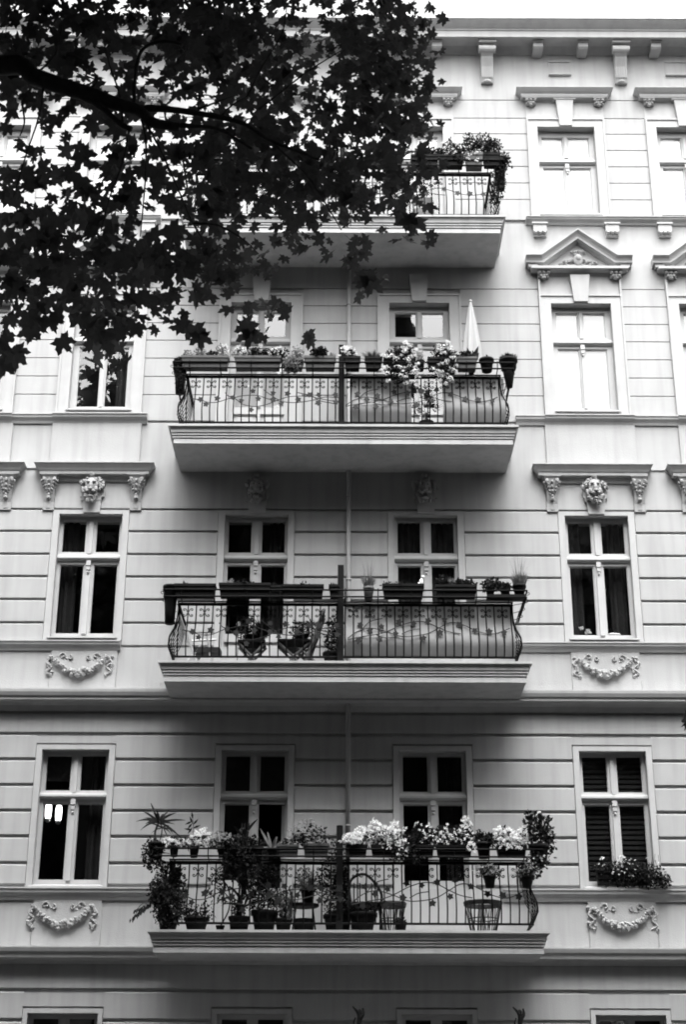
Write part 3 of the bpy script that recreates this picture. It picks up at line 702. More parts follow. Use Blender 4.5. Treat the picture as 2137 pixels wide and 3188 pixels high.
# ---------------------------------------------------------------- plants and planters
def unit():
    while True:
        v = Vector((rnd.uniform(-1, 1), rnd.uniform(-1, 1), rnd.uniform(-1, 1)))
        if .05 < v.length < 1: return v.normalized()
def leaf_quad(mb, p, d, n, L, w):
    d = d.normalized(); u = d.cross(n)
    if u.length < 1e-4: u = d.cross(Vector((0, 0, 1)) + Vector((.1, 0, 0)))
    u.normalize()
    mb.poly([tuple(p), tuple(p + d * L * .5 + u * w), tuple(p + d * L), tuple(p + d * L * .5 - u * w)])
def foliage(mb, c, r, n, size, up=.3):
    for _ in range(n):
        v = unit() * (rnd.random() ** .45); p = Vector((c[0] + v.x * r[0], c[1] + v.y * r[1], c[2] + v.z * r[2]))
        leaf_quad(mb, p, unit() + Vector((0, 0, up)) + v * .6, unit(), size * rnd.uniform(.6, 1.3), size * rnd.uniform(.22, .36))
def flowers(mb, c, r, n, size, shell=True, pet=7):
    for _ in range(n):
        v = unit()
        if v.y > .3: v.y = -v.y
        if v.z < -.6: v.z = -v.z
        v *= rnd.uniform(.75, 1.08); p = Vector((c[0] + v.x * r[0], c[1] + v.y * r[1], c[2] + v.z * r[2]))
        for _k in range(pet):
            q = p + unit() * size * .8; leaf_quad(mb, q, unit(), Vector((0, -1, .4)) + unit() * .7, size * 1.1, size * .55)
def blades(mb, c, r, n, h, spread, w=.004, droop=.1):
    for _ in range(n):
        a = rnd.uniform(0, 6.28); q = rnd.random() ** .5 * r; p = Vector((c[0] + q * math.cos(a), c[1] + q * math.sin(a), c[2]))
        L = h * rnd.uniform(.5, 1.0); o = Vector((math.cos(a), math.sin(a), 0)) * spread * rnd.uniform(.2, 1); u = Vector((math.cos(a + 1.5), math.sin(a + 1.5), 0))
        if abs(u.x) < .3: u.x = .5; u.normalize()
        p1 = p + o * .35 + Vector((0, 0, L * .6)); p2 = p + o + Vector((0, 0, L * (1 - droop)))
        mb.poly([tuple(p - u * w), tuple(p + u * w), tuple(p1 + u * w * .8), tuple(p2), tuple(p1 - u * w * .8)])
def pot_mesh(mb, x, y, z, r, h):
    mb.lathe(x, y, [(r * .68, z), (r * .92, z + h * .78), (r * .93, z + h * .8), (r * 1.04, z + h * .8), (r * 1.06, z + h), (r * .94, z + h), (r * .92, z + h * .9), (.01, z + h * .9)], 14)
def trough(mb, xa, xb, z, h, y=-1.05, dep=.085):
    t = .82
    i = len(mb.v)
    mb.v += [(xa + .02, y - dep * t, z), (xb - .02, y - dep * t, z), (xb - .02, y + dep * t, z), (xa + .02, y + dep * t, z), (xa + .004, y - dep, z + h * .8), (xb - .004, y - dep, z + h * .8), (xb - .004, y + dep, z + h * .8), (xa + .004, y + dep, z + h * .8)]
    for f in ((3, 2, 1, 0), (0, 1, 5, 4), (1, 2, 6, 5), (2, 3, 7, 6), (3, 0, 4, 7), (4, 5, 6, 7)): mb.f.append(tuple(i + k for k in f))
    mb.box(xa - .006, xb + .006, y - dep - .01, y - dep + .008, z + h * .8, z + h); mb.box(xa - .006, xb + .006, y + dep - .008, y + dep + .01, z + h * .8, z + h)
    mb.box(xa - .006, xa + .01, y - dep + .008, y + dep - .008, z + h * .8, z + h); mb.box(xb - .01, xb + .006, y - dep + .008, y + dep - .008, z + h * .8, z + h)
    mb.box(xa + .015, xb - .015, y - dep - .006, y - dep * .9, z + h * .38, z + h * .44)
def planter(xa, xb, z, h, label, plants=(), m='boxm', y=-1.06, group='planters hung on the balcony railings'):
    """plants: list of (kind, x, radius, height, n, material)"""
    o = thing('flower_box', ((xa + xb) / 2, y, z), label, 'planter', group)
    b = MB(); trough(b, xa, xb, z, h, y); b.build('trough', m, o)
    add_plants(o, z + h, y, plants); return o
def add_plants(o, z, y, plants):
    for kind, x, r, hh, n, mm in plants:
        b = MB()
        if kind in ('bush', 'flower') and r > .1 and hh < .6:
            L_ = max(2, int(r / .045))
            for q in range(L_):
                cx = x - r * .85 + 1.7 * r * (q + rnd.uniform(.2, .8)) / L_; f = rnd.uniform(.55, 1.2); rr = r * rnd.uniform(.9, 1.5) / L_ + .03; cy = y + rnd.uniform(-.05, .03)
                if kind == 'bush': foliage(b, (cx, cy, z + hh * .40 * f), (rr, .09, hh * .6 * f), int(n * 1.4 / L_), .035 if mm == 'palegreen' else .05)
                else: flowers(b, (cx, cy - .02, z + hh * .42 * f), (rr, .09, hh * .58 * f), int(n * 1.5 / L_) + 1, .016)
            b.build('foliage' if kind == 'bush' else 'blossoms', mm, o)
        elif kind == 'bush': foliage(b, (x, y, z + hh * .42), (r, min(r, .12), hh * .55), int(n * 1.25), .035 if mm == 'palegreen' else .05); b.build('foliage', mm, o)
        elif kind == 'flower': flowers(b, (x, y, z + hh * .45), (r, min(r, .12), hh * .6), n, .014); b.build('blossoms', mm, o)
        elif kind == 'grass': blades(b, (x, y, z - .01), r * .6, n, hh, r * 1.3); b.build('blades', mm, o)
        elif kind == 'hang': foliage(b, (x, y - .06, z - hh * .35), (r, .08, hh * .55), int(n * 1.2), .048, -.3); b.build('trailing_foliage', mm, o)
        elif kind == 'hflower': flowers(b, (x, y - .06, z - hh * .3), (r, .09, hh * .6), n, .014); b.build('blossoms', mm, o)
def potted(x, y, z, r, h, label, plants=(), m='pot', group='potted plants on the balconies', cat='potted plant', name='potted_plant'):
    o = thing(name, (x, y, z), label, cat, group); b = MB(); pot_mesh(b, x, y, z, r, h); b.build('pot', m, o, True)
    add_plants(o, z + h * .9, y, plants); return o

# --- F4
z4 = BO[4][1]; zs4 = z4 + .985; YB = -1.06
def X4(q): return -1.744 + (q - 640) * .00193
def X4r(q): return -.104 + q * .00193
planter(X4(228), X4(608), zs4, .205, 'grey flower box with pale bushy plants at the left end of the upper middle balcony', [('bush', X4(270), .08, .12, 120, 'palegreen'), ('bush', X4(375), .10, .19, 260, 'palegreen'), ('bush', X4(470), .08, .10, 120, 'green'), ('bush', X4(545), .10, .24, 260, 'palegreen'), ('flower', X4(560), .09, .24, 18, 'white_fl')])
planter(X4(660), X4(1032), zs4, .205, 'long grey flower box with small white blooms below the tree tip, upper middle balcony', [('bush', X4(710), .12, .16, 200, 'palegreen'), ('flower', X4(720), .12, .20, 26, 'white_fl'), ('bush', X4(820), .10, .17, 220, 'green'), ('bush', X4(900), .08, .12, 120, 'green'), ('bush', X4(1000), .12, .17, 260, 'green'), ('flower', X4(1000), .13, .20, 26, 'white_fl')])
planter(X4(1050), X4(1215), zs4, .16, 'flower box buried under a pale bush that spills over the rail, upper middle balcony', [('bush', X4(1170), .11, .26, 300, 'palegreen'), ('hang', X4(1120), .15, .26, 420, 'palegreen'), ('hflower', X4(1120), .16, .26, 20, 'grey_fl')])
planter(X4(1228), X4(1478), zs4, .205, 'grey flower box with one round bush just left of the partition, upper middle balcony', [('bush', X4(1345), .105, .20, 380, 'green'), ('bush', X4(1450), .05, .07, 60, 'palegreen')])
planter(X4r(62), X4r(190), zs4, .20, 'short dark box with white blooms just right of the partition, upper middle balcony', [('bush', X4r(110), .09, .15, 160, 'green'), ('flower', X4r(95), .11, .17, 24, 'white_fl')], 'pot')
planter(X4r(230), X4r(368), zs4, .20, 'short dark box with low pale grass, upper middle balcony', [('grass', X4r(290), .12, .12, 160, 'palegreen')], 'pot')
o = planter(X4r(380), X4r(640), zs4, .18, 'box hidden under the wide cascade of white geraniums, upper middle balcony', [('bush', X4r(520), .22, .22, 420, 'green'), ('hang', X4r(520), .26, .5, 700, 'green')], 'pot')
def geranium(o, cs):
    b = MB()
    for (x, z, k) in cs:
        for _ in range(k):
            p = (x + rnd.uniform(-.07, .07), -1.16 + rnd.uniform(-.05, .05), z + rnd.uniform(-.06, .06))
            for _k in range(26):
                v = unit(); v.z = abs(v.z) * .8; q = Vector(p) + Vector((v.x * .042, v.y * .042, v.z * .032)); leaf_quad(b, q, unit(), v + unit() * .4, .022, .012)
    b.build('blossoms', 'white_fl', o)
geranium(o, [(X4r(a), z4 + 1.075 + (240 - b2) * .0022, k) for a, b2, k in ((560, 105, 2), (530, 130, 2), (600, 130, 2), (640, 155, 2), (520, 165, 2), (430, 185, 2), (390, 205, 2), (460, 190, 1), (510, 230, 2), (440, 255, 2), (580, 215, 2), (590, 260, 3), (560, 265, 1), (500, 300, 3), (540, 310, 2), (390, 290, 2), (400, 320, 2), (420, 270, 1), (620, 300, 3), (630, 340, 2), (540, 350, 2), (520, 355, 1), (545, 385, 1), (600, 390, 2), (640, 270, 1), (570, 160, 2), (440, 405, 1))])
potted(X4r(682), YB, zs4 - .01, .065, .17, 'small dark pot between the two white geranium cascades', [('bush', X4r(682), .07, .12, 90, 'palegreen')])
o = planter(X4r(740), X4r(960), zs4, .19, 'dark box behind the narrower cascade of white geraniums, upper middle balcony', [('bush', X4r(880), .16, .22, 320, 'green'), ('hang', X4r(890), .16, .42, 480, 'green')], 'pot')
geranium(o, [(X4r(a), z4 + 1.075 + (240 - b2) * .0022, k) for a, b2, k in ((860, 105, 2), (830, 130, 3), (900, 110, 2), (900, 150, 3), (950, 160, 2), (860, 160, 2), (970, 195, 2), (940, 220, 1), (885, 245, 2), (940, 285, 2), (820, 270, 1), (850, 300, 3), (900, 300, 1), (935, 320, 2), (850, 340, 2), (880, 350, 1), (800, 310, 1), (955, 385, 1), (830, 385, 1), (860, 400, 1))])
planter(X4r(978), X4r(1138), zs4, .20, 'short dark box right of the geraniums under the closed parasol', [('bush', X4r(1060), .13, .10, 200, 'green')], 'boxm')
o = potted(X4r(1100), YB + .12, zs4, .06, .15, 'plant with a few large dark leaves in front of the closed parasol', [], 'pot')
b = MB()
for a, L in ((2.2, .26), (1.9, .30), (1.0, .34), (.75, .24), (1.4, .18), (2.6, .15)):
    leaf_quad(b, Vector((X4r(1100), YB + .1, zs4 + .16)), Vector((math.cos(a) * .6, -.1, math.sin(a))), Vector((0, -1, .2)), L, .05)
b.build('foliage', 'green', o)
potted(X4r(1220), YB, zs4 - .02, .115, .21, 'dark round pot on the rail beside the right corner pot, upper middle balcony', [('bush', X4r(1220), .05, .06, 30, 'green')])
o = thing('potted_plant', (2.60, YB + .05, z4 + .75), 'dark corner pot capped with clipped grass at the right end of the upper middle balcony', 'potted plant', 'corner pots of the balconies')
b = MB(); b.lathe(2.60, YB + .06, [(.05, z4 + .72), (.085, z4 + .95), (.10, z4 + 1.02), (.115, z4 + 1.03), (.135, z4 + 1.16), (.15, z4 + 1.165), (.15, z4 + 1.20), (.10, z4 + 1.2)], 14); b.build('pot', 'pot', o, True)
b = MB(); blades(b, (2.60, YB + .06, z4 + 1.19), .12, 420, .11, .04); foliage(b, (2.60, YB + .06, z4 + 1.22), (.12, .12, .04), 300, .03); b.build('blades', 'green', o)
def corner_basket(x, zt, label, climb=True, m='black_box'):
    o = thing('potted_plant', (x, YB + .06, zt + .70), label, 'potted plant', 'corner pots of the balconies')
    b = MB(); b.lathe(x, YB + .08, [(.07, zt + .60), (.085, zt + .85), (.095, zt + 1.02), (.105, zt + 1.03), (.115, zt + 1.15), (.125, zt + 1.16), (.125, zt + 1.185), (.09, zt + 1.185)], 12); b.build('pot', m, o, True)
    if climb:
        b = MB(); foliage(b, (x + .04, YB, zt + 1.16), (.11, .08, .07), 120, .035); foliage(b, (x + .02, YB - .02, zt + .85), (.09, .09, .30), 260, .03, -.2); b.build('foliage', 'green', o)
    return o
corner_basket(-2.56, z4, 'slim dark corner pot with climbing shoots, left end of the upper middle balcony')
# climbing plant on the floor, upper middle balcony
xg = X4r(728)
o = thing('potted_plant', (xg, -.80, z4), 'climbing plant in a low round pot seen between two cloth screens', 'potted plant', 'potted plants on the balconies')
b = MB(); pot_mesh(b, xg, -.8, z4 + .0, .115, .20); b.build('pot', 'pot', o, True)
b = MB()
for dx, dz in ((-.12, .78), (0, .88), (.1, .7), (.03, .6)): b.tube(bez([(xg, -.8, z4 + .18), (xg + dx * .3 + .02, -.82, z4 + dz * .5), (xg + dx, -.8, z4 + dz)], 4), .005, 4)
b.build('stem', 'bark', o)
b = MB()
for cx, cz, rr, k in ((-.16, .48, .10, 60), (-.12, .38, .08, 50), (.0, .62, .09, 70), (.05, .50, .08, 50), (.0, .34, .06, 40), (.15, .45, .07, 40), (.02, .26, .05, 36), (-.05, .78, .09, 60)): foliage(b, (xg + cx, -.82, z4 + cz), (rr, .05, rr * .7), k, .035)
b.build('foliage', 'green', o)
# parasol
px_, pz0, pz1 = 2.075, z4, 14.35
o = thing('parasol', (px_, -.6, z4), 'closed white parasol standing behind the dark planters at the right end of a balcony', 'parasol')
b = MB(); b.tube([(px_, -.6, z4 + .06), (px_, -.6, pz1)], .016, 8); b.lathe(px_, -.6, [(.02, z4), (.16, z4), (.16, z4 + .05), (.03, z4 + .07)], 16); b.blob((px_, -.6, pz1 + .01), .028, 8, 6); b.build('pole', 'frame', o, True)
b = MB(); n = 28; rings = []
for zz, rr, am in ((pz1 - .03, .018, 0), (pz1 - .10, .032, .15), (pz1 - .45, .075, .28), (pz1 - .85, .115, .35), (pz1 - 1.15, .135, .40), (pz1 - 1.35, .10, .35), (pz1 - 1.6, .13, .4)):
    i = len(b.v); rings.append(i)
    for k in range(n): a = 2 * math.pi * k / n; q = rr * (1 + am * math.sin(a * 6 + zz)); b.v.append((px_ + q * math.cos(a), -.6 + q * math.sin(a), zz))
for a, c_ in zip(rings, rings[1:]):
    for k in range(n): b.f.append((a + k, a + (k + 1) % n, c_ + (k + 1) % n, c_ + k))
b.build('canopy', 'white_cloth', o, True)
# cloth screens behind the bars
def screen(s, xa, xb, h0, h1, label, m='cloth'):
    bo, zt, sh = BO[s]; nX = max(2, int((xb - xa) / .06)); HS2 = [h0 + (h1 - h0) * k / 12 for k in range(13)]
    b = MB(); i = 0
    for h in HS2:
        for k in range(nX + 1):
            x = xa + (xb - xa) * k / nX; b.v.append((x + sh * .5, -.94 - prof_off(h) + .014 + .010 * math.sin(x * 13 + h * 4) * (1 - abs(h - .5)) + .006 * math.sin(x * 31 + h * 9), zt + h + .006 * math.sin(x * 9) * (1 if h < .3 else 0)))
    for a in range(12):
        for k in range(nX): p = a * (nX + 1) + k; b.f.append((p, p + 1, p + nX + 2, p + nX + 1))
    o = b.build('privacy_cloth', m, None, True); return tag(o, label, 'privacy cloth', 'cloths tied behind the balcony bars')
screen(4, .10, 1.06, .10, .91, 'grey cloth behind the bars right of the partition, upper middle balcony')
screen(4, 1.55, 2.52, .10, .91, 'grey cloth behind the bars at the right end, upper middle balcony')
screen(3, .02, 2.50, .10, .91, 'long pale grey cloth behind all the bars right of the partition, lower middle balcony')
# --- F3
z3 = BO[3][1]; zs3 = z3 + .985
def X3(q): return -1.85 + (q - 565) * .00181
def X3r(q): return -.034 + q * .00181
corner_basket(-2.54, z3, 'bare black corner pot, left end of the lower middle balcony', False)
planter(X3(220), X3(552), zs3, .185, 'empty black flower box beside the left corner pot, lower middle balcony', [('bush', X3(300), .04, .03, 12, 'green')], 'black_box')
planter(X3(582), X3(998), zs3, .20, 'longest black flower box with a few seedlings, below the left balcony door', [('bush', X3(670), .07, .07, 60, 'palegreen'), ('bush', X3(760), .16, .03, 70, 'green')], 'black_box')
planter(X3(1004), X3(1086), zs3, .16, 'narrow black box squeezed between two long black boxes, lower middle balcony', [('grass', X3(1030), .03, .12, 14, 'green')], 'black_box')
planter(X3(1094), X3(1430), zs3, .18, 'empty black flower box left of the partition, lower middle balcony', [('bush', X3(1260), .14, .02, 40, 'green')], 'black_box')
planter(X3(1476), X3(1556), zs3, .18, 'short black box touching the partition, lower middle balcony', [('bush', X3(1510), .03, .03, 10, 'green')], 'black_box')
o = potted(X3r(230), YB + .05, zs3 - .02, .08, .20, 'grass plant in a pale slim pot just right of the partition, lower middle balcony', [], 'wood')
b = MB(); blades(b, (X3r(230), YB + .05, zs3 + .16), .06, 170, .24, .13, .0035); blades(b, (X3r(230), YB + .05, zs3 + .16), .05, 34, .50, .16, .002, .02); b.build('blades', 'palegreen', o)
o2 = planter(X3r(345), X3r(678), zs3, .195, 'black flower box with a white figurine at its right end', [('bush', X3r(480), .22, .03, 80, 'green')], 'black_box')
fg = thing('figurine', (X3r(660), YB, zs3 + .195), 'small white bird figurine perched on the black flower box', 'figurine')
b = MB(); b.blob((X3r(660), YB, zs3 + .25), (.03, .035, .055), 10, 7); b.blob((X3r(672), YB - .01, zs3 + .33), (.022, .022, .026), 8, 6); b.tube([(X3r(645), YB, zs3 + .24), (X3r(630), YB, zs3 + .19)], [.02, .008], 6); b.tube([(X3r(664), YB, zs3 + .28), (X3r(671), YB, zs3 + .33)], .014, 6); b.tube([(X3r(672), YB, zs3 + .33), (X3r(690), YB - .01, zs3 + .335)], [.01, .002], 5)
b.build('bird', 'china', fg, True)
planter(X3r(778), X3r(1108), zs3, .185, 'black flower box with two low bushes under the right balcony door, lower middle balcony', [('bush', X3r(850), .11, .14, 260, 'green'), ('bush', X3r(905), .07, .13, 140, 'palegreen'), ('bush', X3r(1020), .11, .13, 280, 'green')], 'black_box')
tr = MB(); tr.box(X3r(1190), X3r(1500), YB - .09, YB + .09, zs3 - .005, zs3 + .035)
tag(tr.build('tray', 'black_box'), 'black tray on the rail under the three small pots at the right end', 'tray')
potted(X3r(1220), YB, zs3 + .036, .07, .10, 'bushy pot plant on the left of the black tray', [('bush', X3r(1220), .11, .20, 380, 'green'), ('flower', X3r(1200), .09, .14, 5, 'white_fl')])
potted(X3r(1340), YB, zs3 + .036, .075, .10, 'low round cushion plant in the middle of the black tray', [('bush', X3r(1340), .085, .10, 300, 'green')])
o = potted(X3r(1458), YB, zs3 + .036, .10, .16, 'grass plant in a black pot at the right end of the lower middle balcony', [], 'black_box')
b = MB(); blades(b, (X3r(1462), YB, zs3 + .18), .08, 220, .24, .13, .0035); blades(b, (X3r(1462), YB, zs3 + .18), .06, 40, .60, .17, .0018, .02); b.build('blades', 'palegreen', o)
# furniture, lower middle balcony
def bar(b, p, q, r=.014): b.tube([p, q], r * 1.35, 5)
ch = thing('folding_chair', (X3(430), -.55, z3), 'pale wooden folding chair with a dark tilted seat at the left end of a balcony', 'chair')
xa, xb = X3(380), X3(590)
b = MB()
for y in (-.80, -.42):
    bar(b, (X3(235), y, z3 + .86), (X3(385), y, z3 + .16), .017); bar(b, (X3(385), y, z3 + .16), (X3(420), y, z3), .015); bar(b, (X3(300), y, z3), (X3(440), y, z3 + .34), .015); bar(b, (X3(475), y, z3 + .52), (X3(530), y, z3 + .03), .013); bar(b, (X3(340), y, z3 + .52), (X3(540), y, z3 + .54), .014)
bar(b, (X3(300), -.80, z3), (X3(300), -.42, z3)); b.build('frame', 'pale_wood', ch)
b = MB(); b.extrude_x(xa, xb, [(-.82, z3 + .22), (-.82, z3 + .30), (-.40, z3 + .36), (-.40, z3 + .28)]); b.build('seat', 'cushion', ch)
b = MB(); b.quad((X3(240), -.78, z3 + .82), (X3(240), -.44, z3 + .82), (X3(375), -.44, z3 + .22), (X3(375), -.78, z3 + .22)); b.build('backrest', 'white_cloth', ch)
def xstand(x, y, z, w, h, label, m='wood'):
    o = thing('plant_stand', (x, y, z), label, 'plant stand', 'folding stands behind the railing')
    for q in (-1, 1):
        for yy in (-.13, .13):
            b = MB(); b.tube([(x + q * w, y + yy, z + h), (x, y + yy, z + h * .42), (x - q * w * .45, y + yy, z)], .02, 5); b.build('leg', m, o)
    b = MB(); b.box(x - w, x + w, y - .17, y + .17, z + h, z + h + .035); b.lathe(x, y, [(w * .7, z + h - .09), (w * .92, z + h - .001)], 14); b.build('top', 'black_box', o); return o
xstand(X3(850), -.72, z3, .20, .36, 'crossed-leg stand with a potted plant, right of the folding chair')
b3 = potted(X3(845), -.72, z3 + .396, .13, .10, 'spiky dark plant on the crossed-leg stand beside the folding chair', [('bush', X3(850), .2, .30, 320, 'green'), ('grass', X3(930), .14, .42, 90, 'green')])
potted(X3(905), -.55, z3 + .396, .075, .20, 'pale clay pot behind the spiky plant on the stand', [('bush', X3(910), .1, .16, 90, 'green')], 'wood')
lt = thing('lantern', (X3(738), -.86, z3), 'white ball lantern on a thin stick left of the crossed-leg stand', 'lantern'); b = MB(); b.tube([(X3(738), -.86, z3), (X3(738), -.86, z3 + .62)], .006, 5); b.build('stick', 'iron', lt)
b = MB(); b.blob((X3(736), -.86, z3 + .64), (.032, .032, .036), 10, 8); b.build('ball', 'china', lt, True)
xstand(X3(1190), -.70, z3, .24, .38, 'crossed-leg stand left of the partition')
ch = thing('folding_chair', (X3(1350), -.6, z3), 'dark wooden folding chair leaning open beside the partition', 'chair'); b = MB()
for y in (-.82, -.5):
    bar(b, (X3(1430), y, z3 + .86), (X3(1280), y, z3 + .02), .022); bar(b, (X3(1160), y, z3 + .40), (X3(1400), y, z3 + .02), .018)
for k in range(4): bar(b, (X3(1425 - k * 25), -.82, z3 + .82 - k * .12), (X3(1425 - k * 25), -.5, z3 + .82 - k * .12), .016)
b.build('frame', 'wood', ch); b = MB(); b.box(X3(1170), X3(1350), -.84, -.48, z3 + .40, z3 + .425); b.build('seat', 'wood', ch)
pt = potted(X3(1250), -.66, z3 + .42, .11, .12, 'leafy plant on the seat of the dark folding chair', [('bush', X3(1250), .17, .22, 240, 'green')])
potted(X3(1500), -.80, z3, .13, .22, 'tall dark plant standing against the partition, lower middle balcony', [('bush', X3(1510), .12, .62, 420, 'green')])
bg_ = MB(); bg_.extrude_x(-2.4, -2.1, [(-.5, z3), (-.5, z3 + .5), (-.46, z3 + .5), (-.46, z3)])
# --- F2
z2 = BO[2][1]; zs2 = z2 + .985
z2o = z2
def X2(q): return -1.833 + (q - 560) * .00197
def X2r(q): return -.112 + q * .00197
o = potted(-2.56, YB + .04, zs2 - .03, .115, .22, 'palm with narrow drooping leaves in a dark pot, left corner of the lowest balcony', [('hang', -2.60, .16, .42, 420, 'green')])
b = MB(); b.tube(bez([(-2.56, YB + .04, zs2 + .16), (-2.59, YB + .04, zs2 + .32), (-2.55, YB + .04, zs2 + .46)], 4), [.018] * 4 + [.014] * 5, 6); b.tube(bez([(-2.54, YB + .04, zs2 + .16), (-2.50, YB + .02, zs2 + .28), (-2.49, YB, zs2 + .38)], 4), .008, 5); b.build('stem', 'bark', o)
b = MB()
def strap(b, p, a, el, L, wd, sag):
    pts = []; d = Vector((math.cos(a) * math.cos(el), math.sin(a) * math.cos(el), math.sin(el)))
    for k in range(7): t = k / 6; pts.append(p + d * L * t + Vector((0, 0, -sag * t * t)))
    u = d.cross(Vector((0, -1, .3))); u.normalize()
    for k in range(6):
        w0 = wd * math.sin(math.pi * (k / 6 * .85 + .1)); w1 = wd * math.sin(math.pi * ((k + 1) / 6 * .85 + .1))
        b.quad(tuple(pts[k] - u * w0), tuple(pts[k] + u * w0), tuple(pts[k + 1] + u * w1), tuple(pts[k + 1] - u * w1))
for k in range(26):
    a = k * 2.4; el = rnd.uniform(-.2, 1.3); strap(b, Vector((-2.55, YB + .04, zs2 + .46)), a, el, rnd.uniform(.24, .40), .017, rnd.uniform(.02, .22))
for k in range(12): strap(b, Vector((-2.49, YB, zs2 + .38)), k * 2.4, rnd.uniform(0, 1.0), rnd.uniform(.14, .22), .012, rnd.uniform(.05, .15))
b.build('fronds', 'green', o)
potted(X2(318), YB, zs2 - .01, .065, .14, 'small pot with tiny white flowers beside the corner palm', [('bush', X2(300), .11, .12, 120, 'green'), ('flower', X2(300), .11, .13, 24, 'white_fl')])
o = potted(X2(458), YB, zs2 - .02, .07, .15, 'dark pot with a bunch of white blooms and one tall stem, lowest balcony', [('bush', X2(440), .13, .16, 160, 'green'), ('flower', X2(500), .12, .24, 56, 'white_fl'), ('flower', X2(410), .09, .1, 20, 'white_fl')])
b = MB(); b.tube(bez([(X2(455), YB, zs2 + .1), (X2(450), YB, zs2 + .34), (X2(440), YB, zs2 + .50)], 4), .004, 4)
for k in range(9): leaf_quad(b, Vector((X2(440), YB, zs2 + .50 - .02 * k)), Vector((rnd.uniform(-1, 1), 0, rnd.uniform(-.8, .5))), Vector((0, -1, 0)), .12, .016)
b.build('tall_stem', 'green', o)
potted(X2(655), YB, zs2 - .02, .07, .14, 'small pot of grey-pink blossoms left of the tall balcony plants, lowest balcony', [('bush', X2(640), .17, .16, 240, 'green'), ('flower', X2(640), .17, .20, 46, 'grey_fl')])
o = potted(X2(775), -.75, z2, .14, .22, 'tall dark plant rising from a floor pot in front of the open balcony door', [], 'pot')
b = MB()
for k in range(46): strap(b, Vector((X2(775) + rnd.uniform(-.1, .1), -.75 + rnd.uniform(-.08, .08), z2 + rnd.uniform(.3, 1.35))), rnd.uniform(0, 6.3), rnd.uniform(.5, 1.4), rnd.uniform(.3, .5), .02, rnd.uniform(.1, .3))
for k in range(5): b.tube([(X2(775) + rnd.uniform(-.05, .05), -.75, z2 + .15), (X2(775) + rnd.uniform(-.12, .12), -.75, z2 + 1.5)], .009, 5)
b.build('fronds', 'green', o)
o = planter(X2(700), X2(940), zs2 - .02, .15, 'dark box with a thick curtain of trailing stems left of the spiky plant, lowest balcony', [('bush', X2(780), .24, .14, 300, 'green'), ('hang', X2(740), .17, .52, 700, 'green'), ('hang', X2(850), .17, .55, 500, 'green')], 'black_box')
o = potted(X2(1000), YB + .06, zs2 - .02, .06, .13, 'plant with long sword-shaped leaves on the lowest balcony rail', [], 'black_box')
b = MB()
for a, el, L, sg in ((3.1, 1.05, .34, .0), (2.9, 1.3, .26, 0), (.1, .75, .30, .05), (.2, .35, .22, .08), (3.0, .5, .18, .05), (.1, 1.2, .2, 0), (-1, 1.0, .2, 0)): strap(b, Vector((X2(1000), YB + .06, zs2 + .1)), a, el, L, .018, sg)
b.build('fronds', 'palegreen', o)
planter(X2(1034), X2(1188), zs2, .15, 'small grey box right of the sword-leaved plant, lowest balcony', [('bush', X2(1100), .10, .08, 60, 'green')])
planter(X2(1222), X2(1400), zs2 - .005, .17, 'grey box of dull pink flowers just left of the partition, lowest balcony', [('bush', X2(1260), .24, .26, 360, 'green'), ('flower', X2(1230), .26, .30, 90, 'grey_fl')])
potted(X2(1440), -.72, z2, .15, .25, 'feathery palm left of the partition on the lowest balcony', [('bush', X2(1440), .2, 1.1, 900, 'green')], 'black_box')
# floor plants
o = potted(X2(290), -.88, z2, .15, .2, 'large ivy bush filling the left corner behind the bars, lowest balcony', [('bush', X2(285), .24, .80, 1500, 'green')], 'black_box')
b = MB(); foliage(b, (X2(235), -1.12, z2 + .50), (.19, .10, .22), 500, .05, -.4); foliage(b, (X2(300), -1.12, z2 + .32), (.25, .08, .3), 600, .05, -.5)
for k in range(6):
    p = Vector((X2(180), -1.15, z2 + .30)); q = Vector((X2(60) + rnd.uniform(-.08, .1), -1.2, z2 + .12 + rnd.uniform(-.03, .12))); b.tube(bez([p, (p + q) / 2 + Vector((0, 0, .08)), q], 3), .003, 3)
    for t in range(9): leaf_quad(b, p.lerp(q, t / 8) + Vector((0, 0, .04)), Vector((-.3 + rnd.uniform(-.4, .4), -.1, -1)), Vector((0, -1, 0)), .07, .012)
b.build('trailing_foliage', 'green', o)
potted(X2(480), -.78, z2, .17, .20, 'wide dark bowl of leaves between the ivy bush and the floor pots, lowest balcony', [('bush', X2(470), .22, .25, 220, 'green')], 'pot')
o = potted(X2(640), -.60, z2, .06, .12, 'arching bare stem plant in a small pot behind the bars, lowest balcony', [])
b = MB(); b.tube(bez([(X2(640), -.6, z2 + .1), (X2(700), -.62, z2 + .35), (X2(690), -.62, z2 + .62), (X2(620), -.62, z2 + .78)], 5), .011, 5)
for cx, cz in ((620, .8), (660, .62), (590, .72), (560, .55), (650, .46)): foliage(b, (X2(cx), -.64, z2 + cz), (.09, .05, .05), 50, .05)
b.build('stem', 'green', o)
planter(X2(710), X2(845), z2 + .0, .20, 'black floor trough left of the open balcony door, seen through the bars', [('bush', X2(775), .09, .30, 160, 'green')], 'black_box', -.78, 'floor troughs on the lowest balcony')
potted(X2(950), -.70, z2, .18, .30, 'very dense dark shrub in the middle of the left half, lowest balcony', [('bush', X2(940), .22, 1.05, 1500, 'green')], 'black_box')
potted(X2(1085), -.72, z2, .12, .2, 'dark shrub with arching blades beside the round table, lowest balcony', [('bush', X2(1080), .12, .5, 260, 'green'), ('grass', X2(1110), .2, .62, 60, 'palegreen')], 'black_box')
tb = thing('table', (X2(1225), -.66, z2), 'small round dark table with a pot on it behind the bars', 'table'); b = MB(); b.lathe(X2(1225), -.66, [(.19, z2 + .36), (.21, z2 + .37), (.21, z2 + .40), (.01, z2 + .40)], 18); b.build('top', 'black_box', tb)
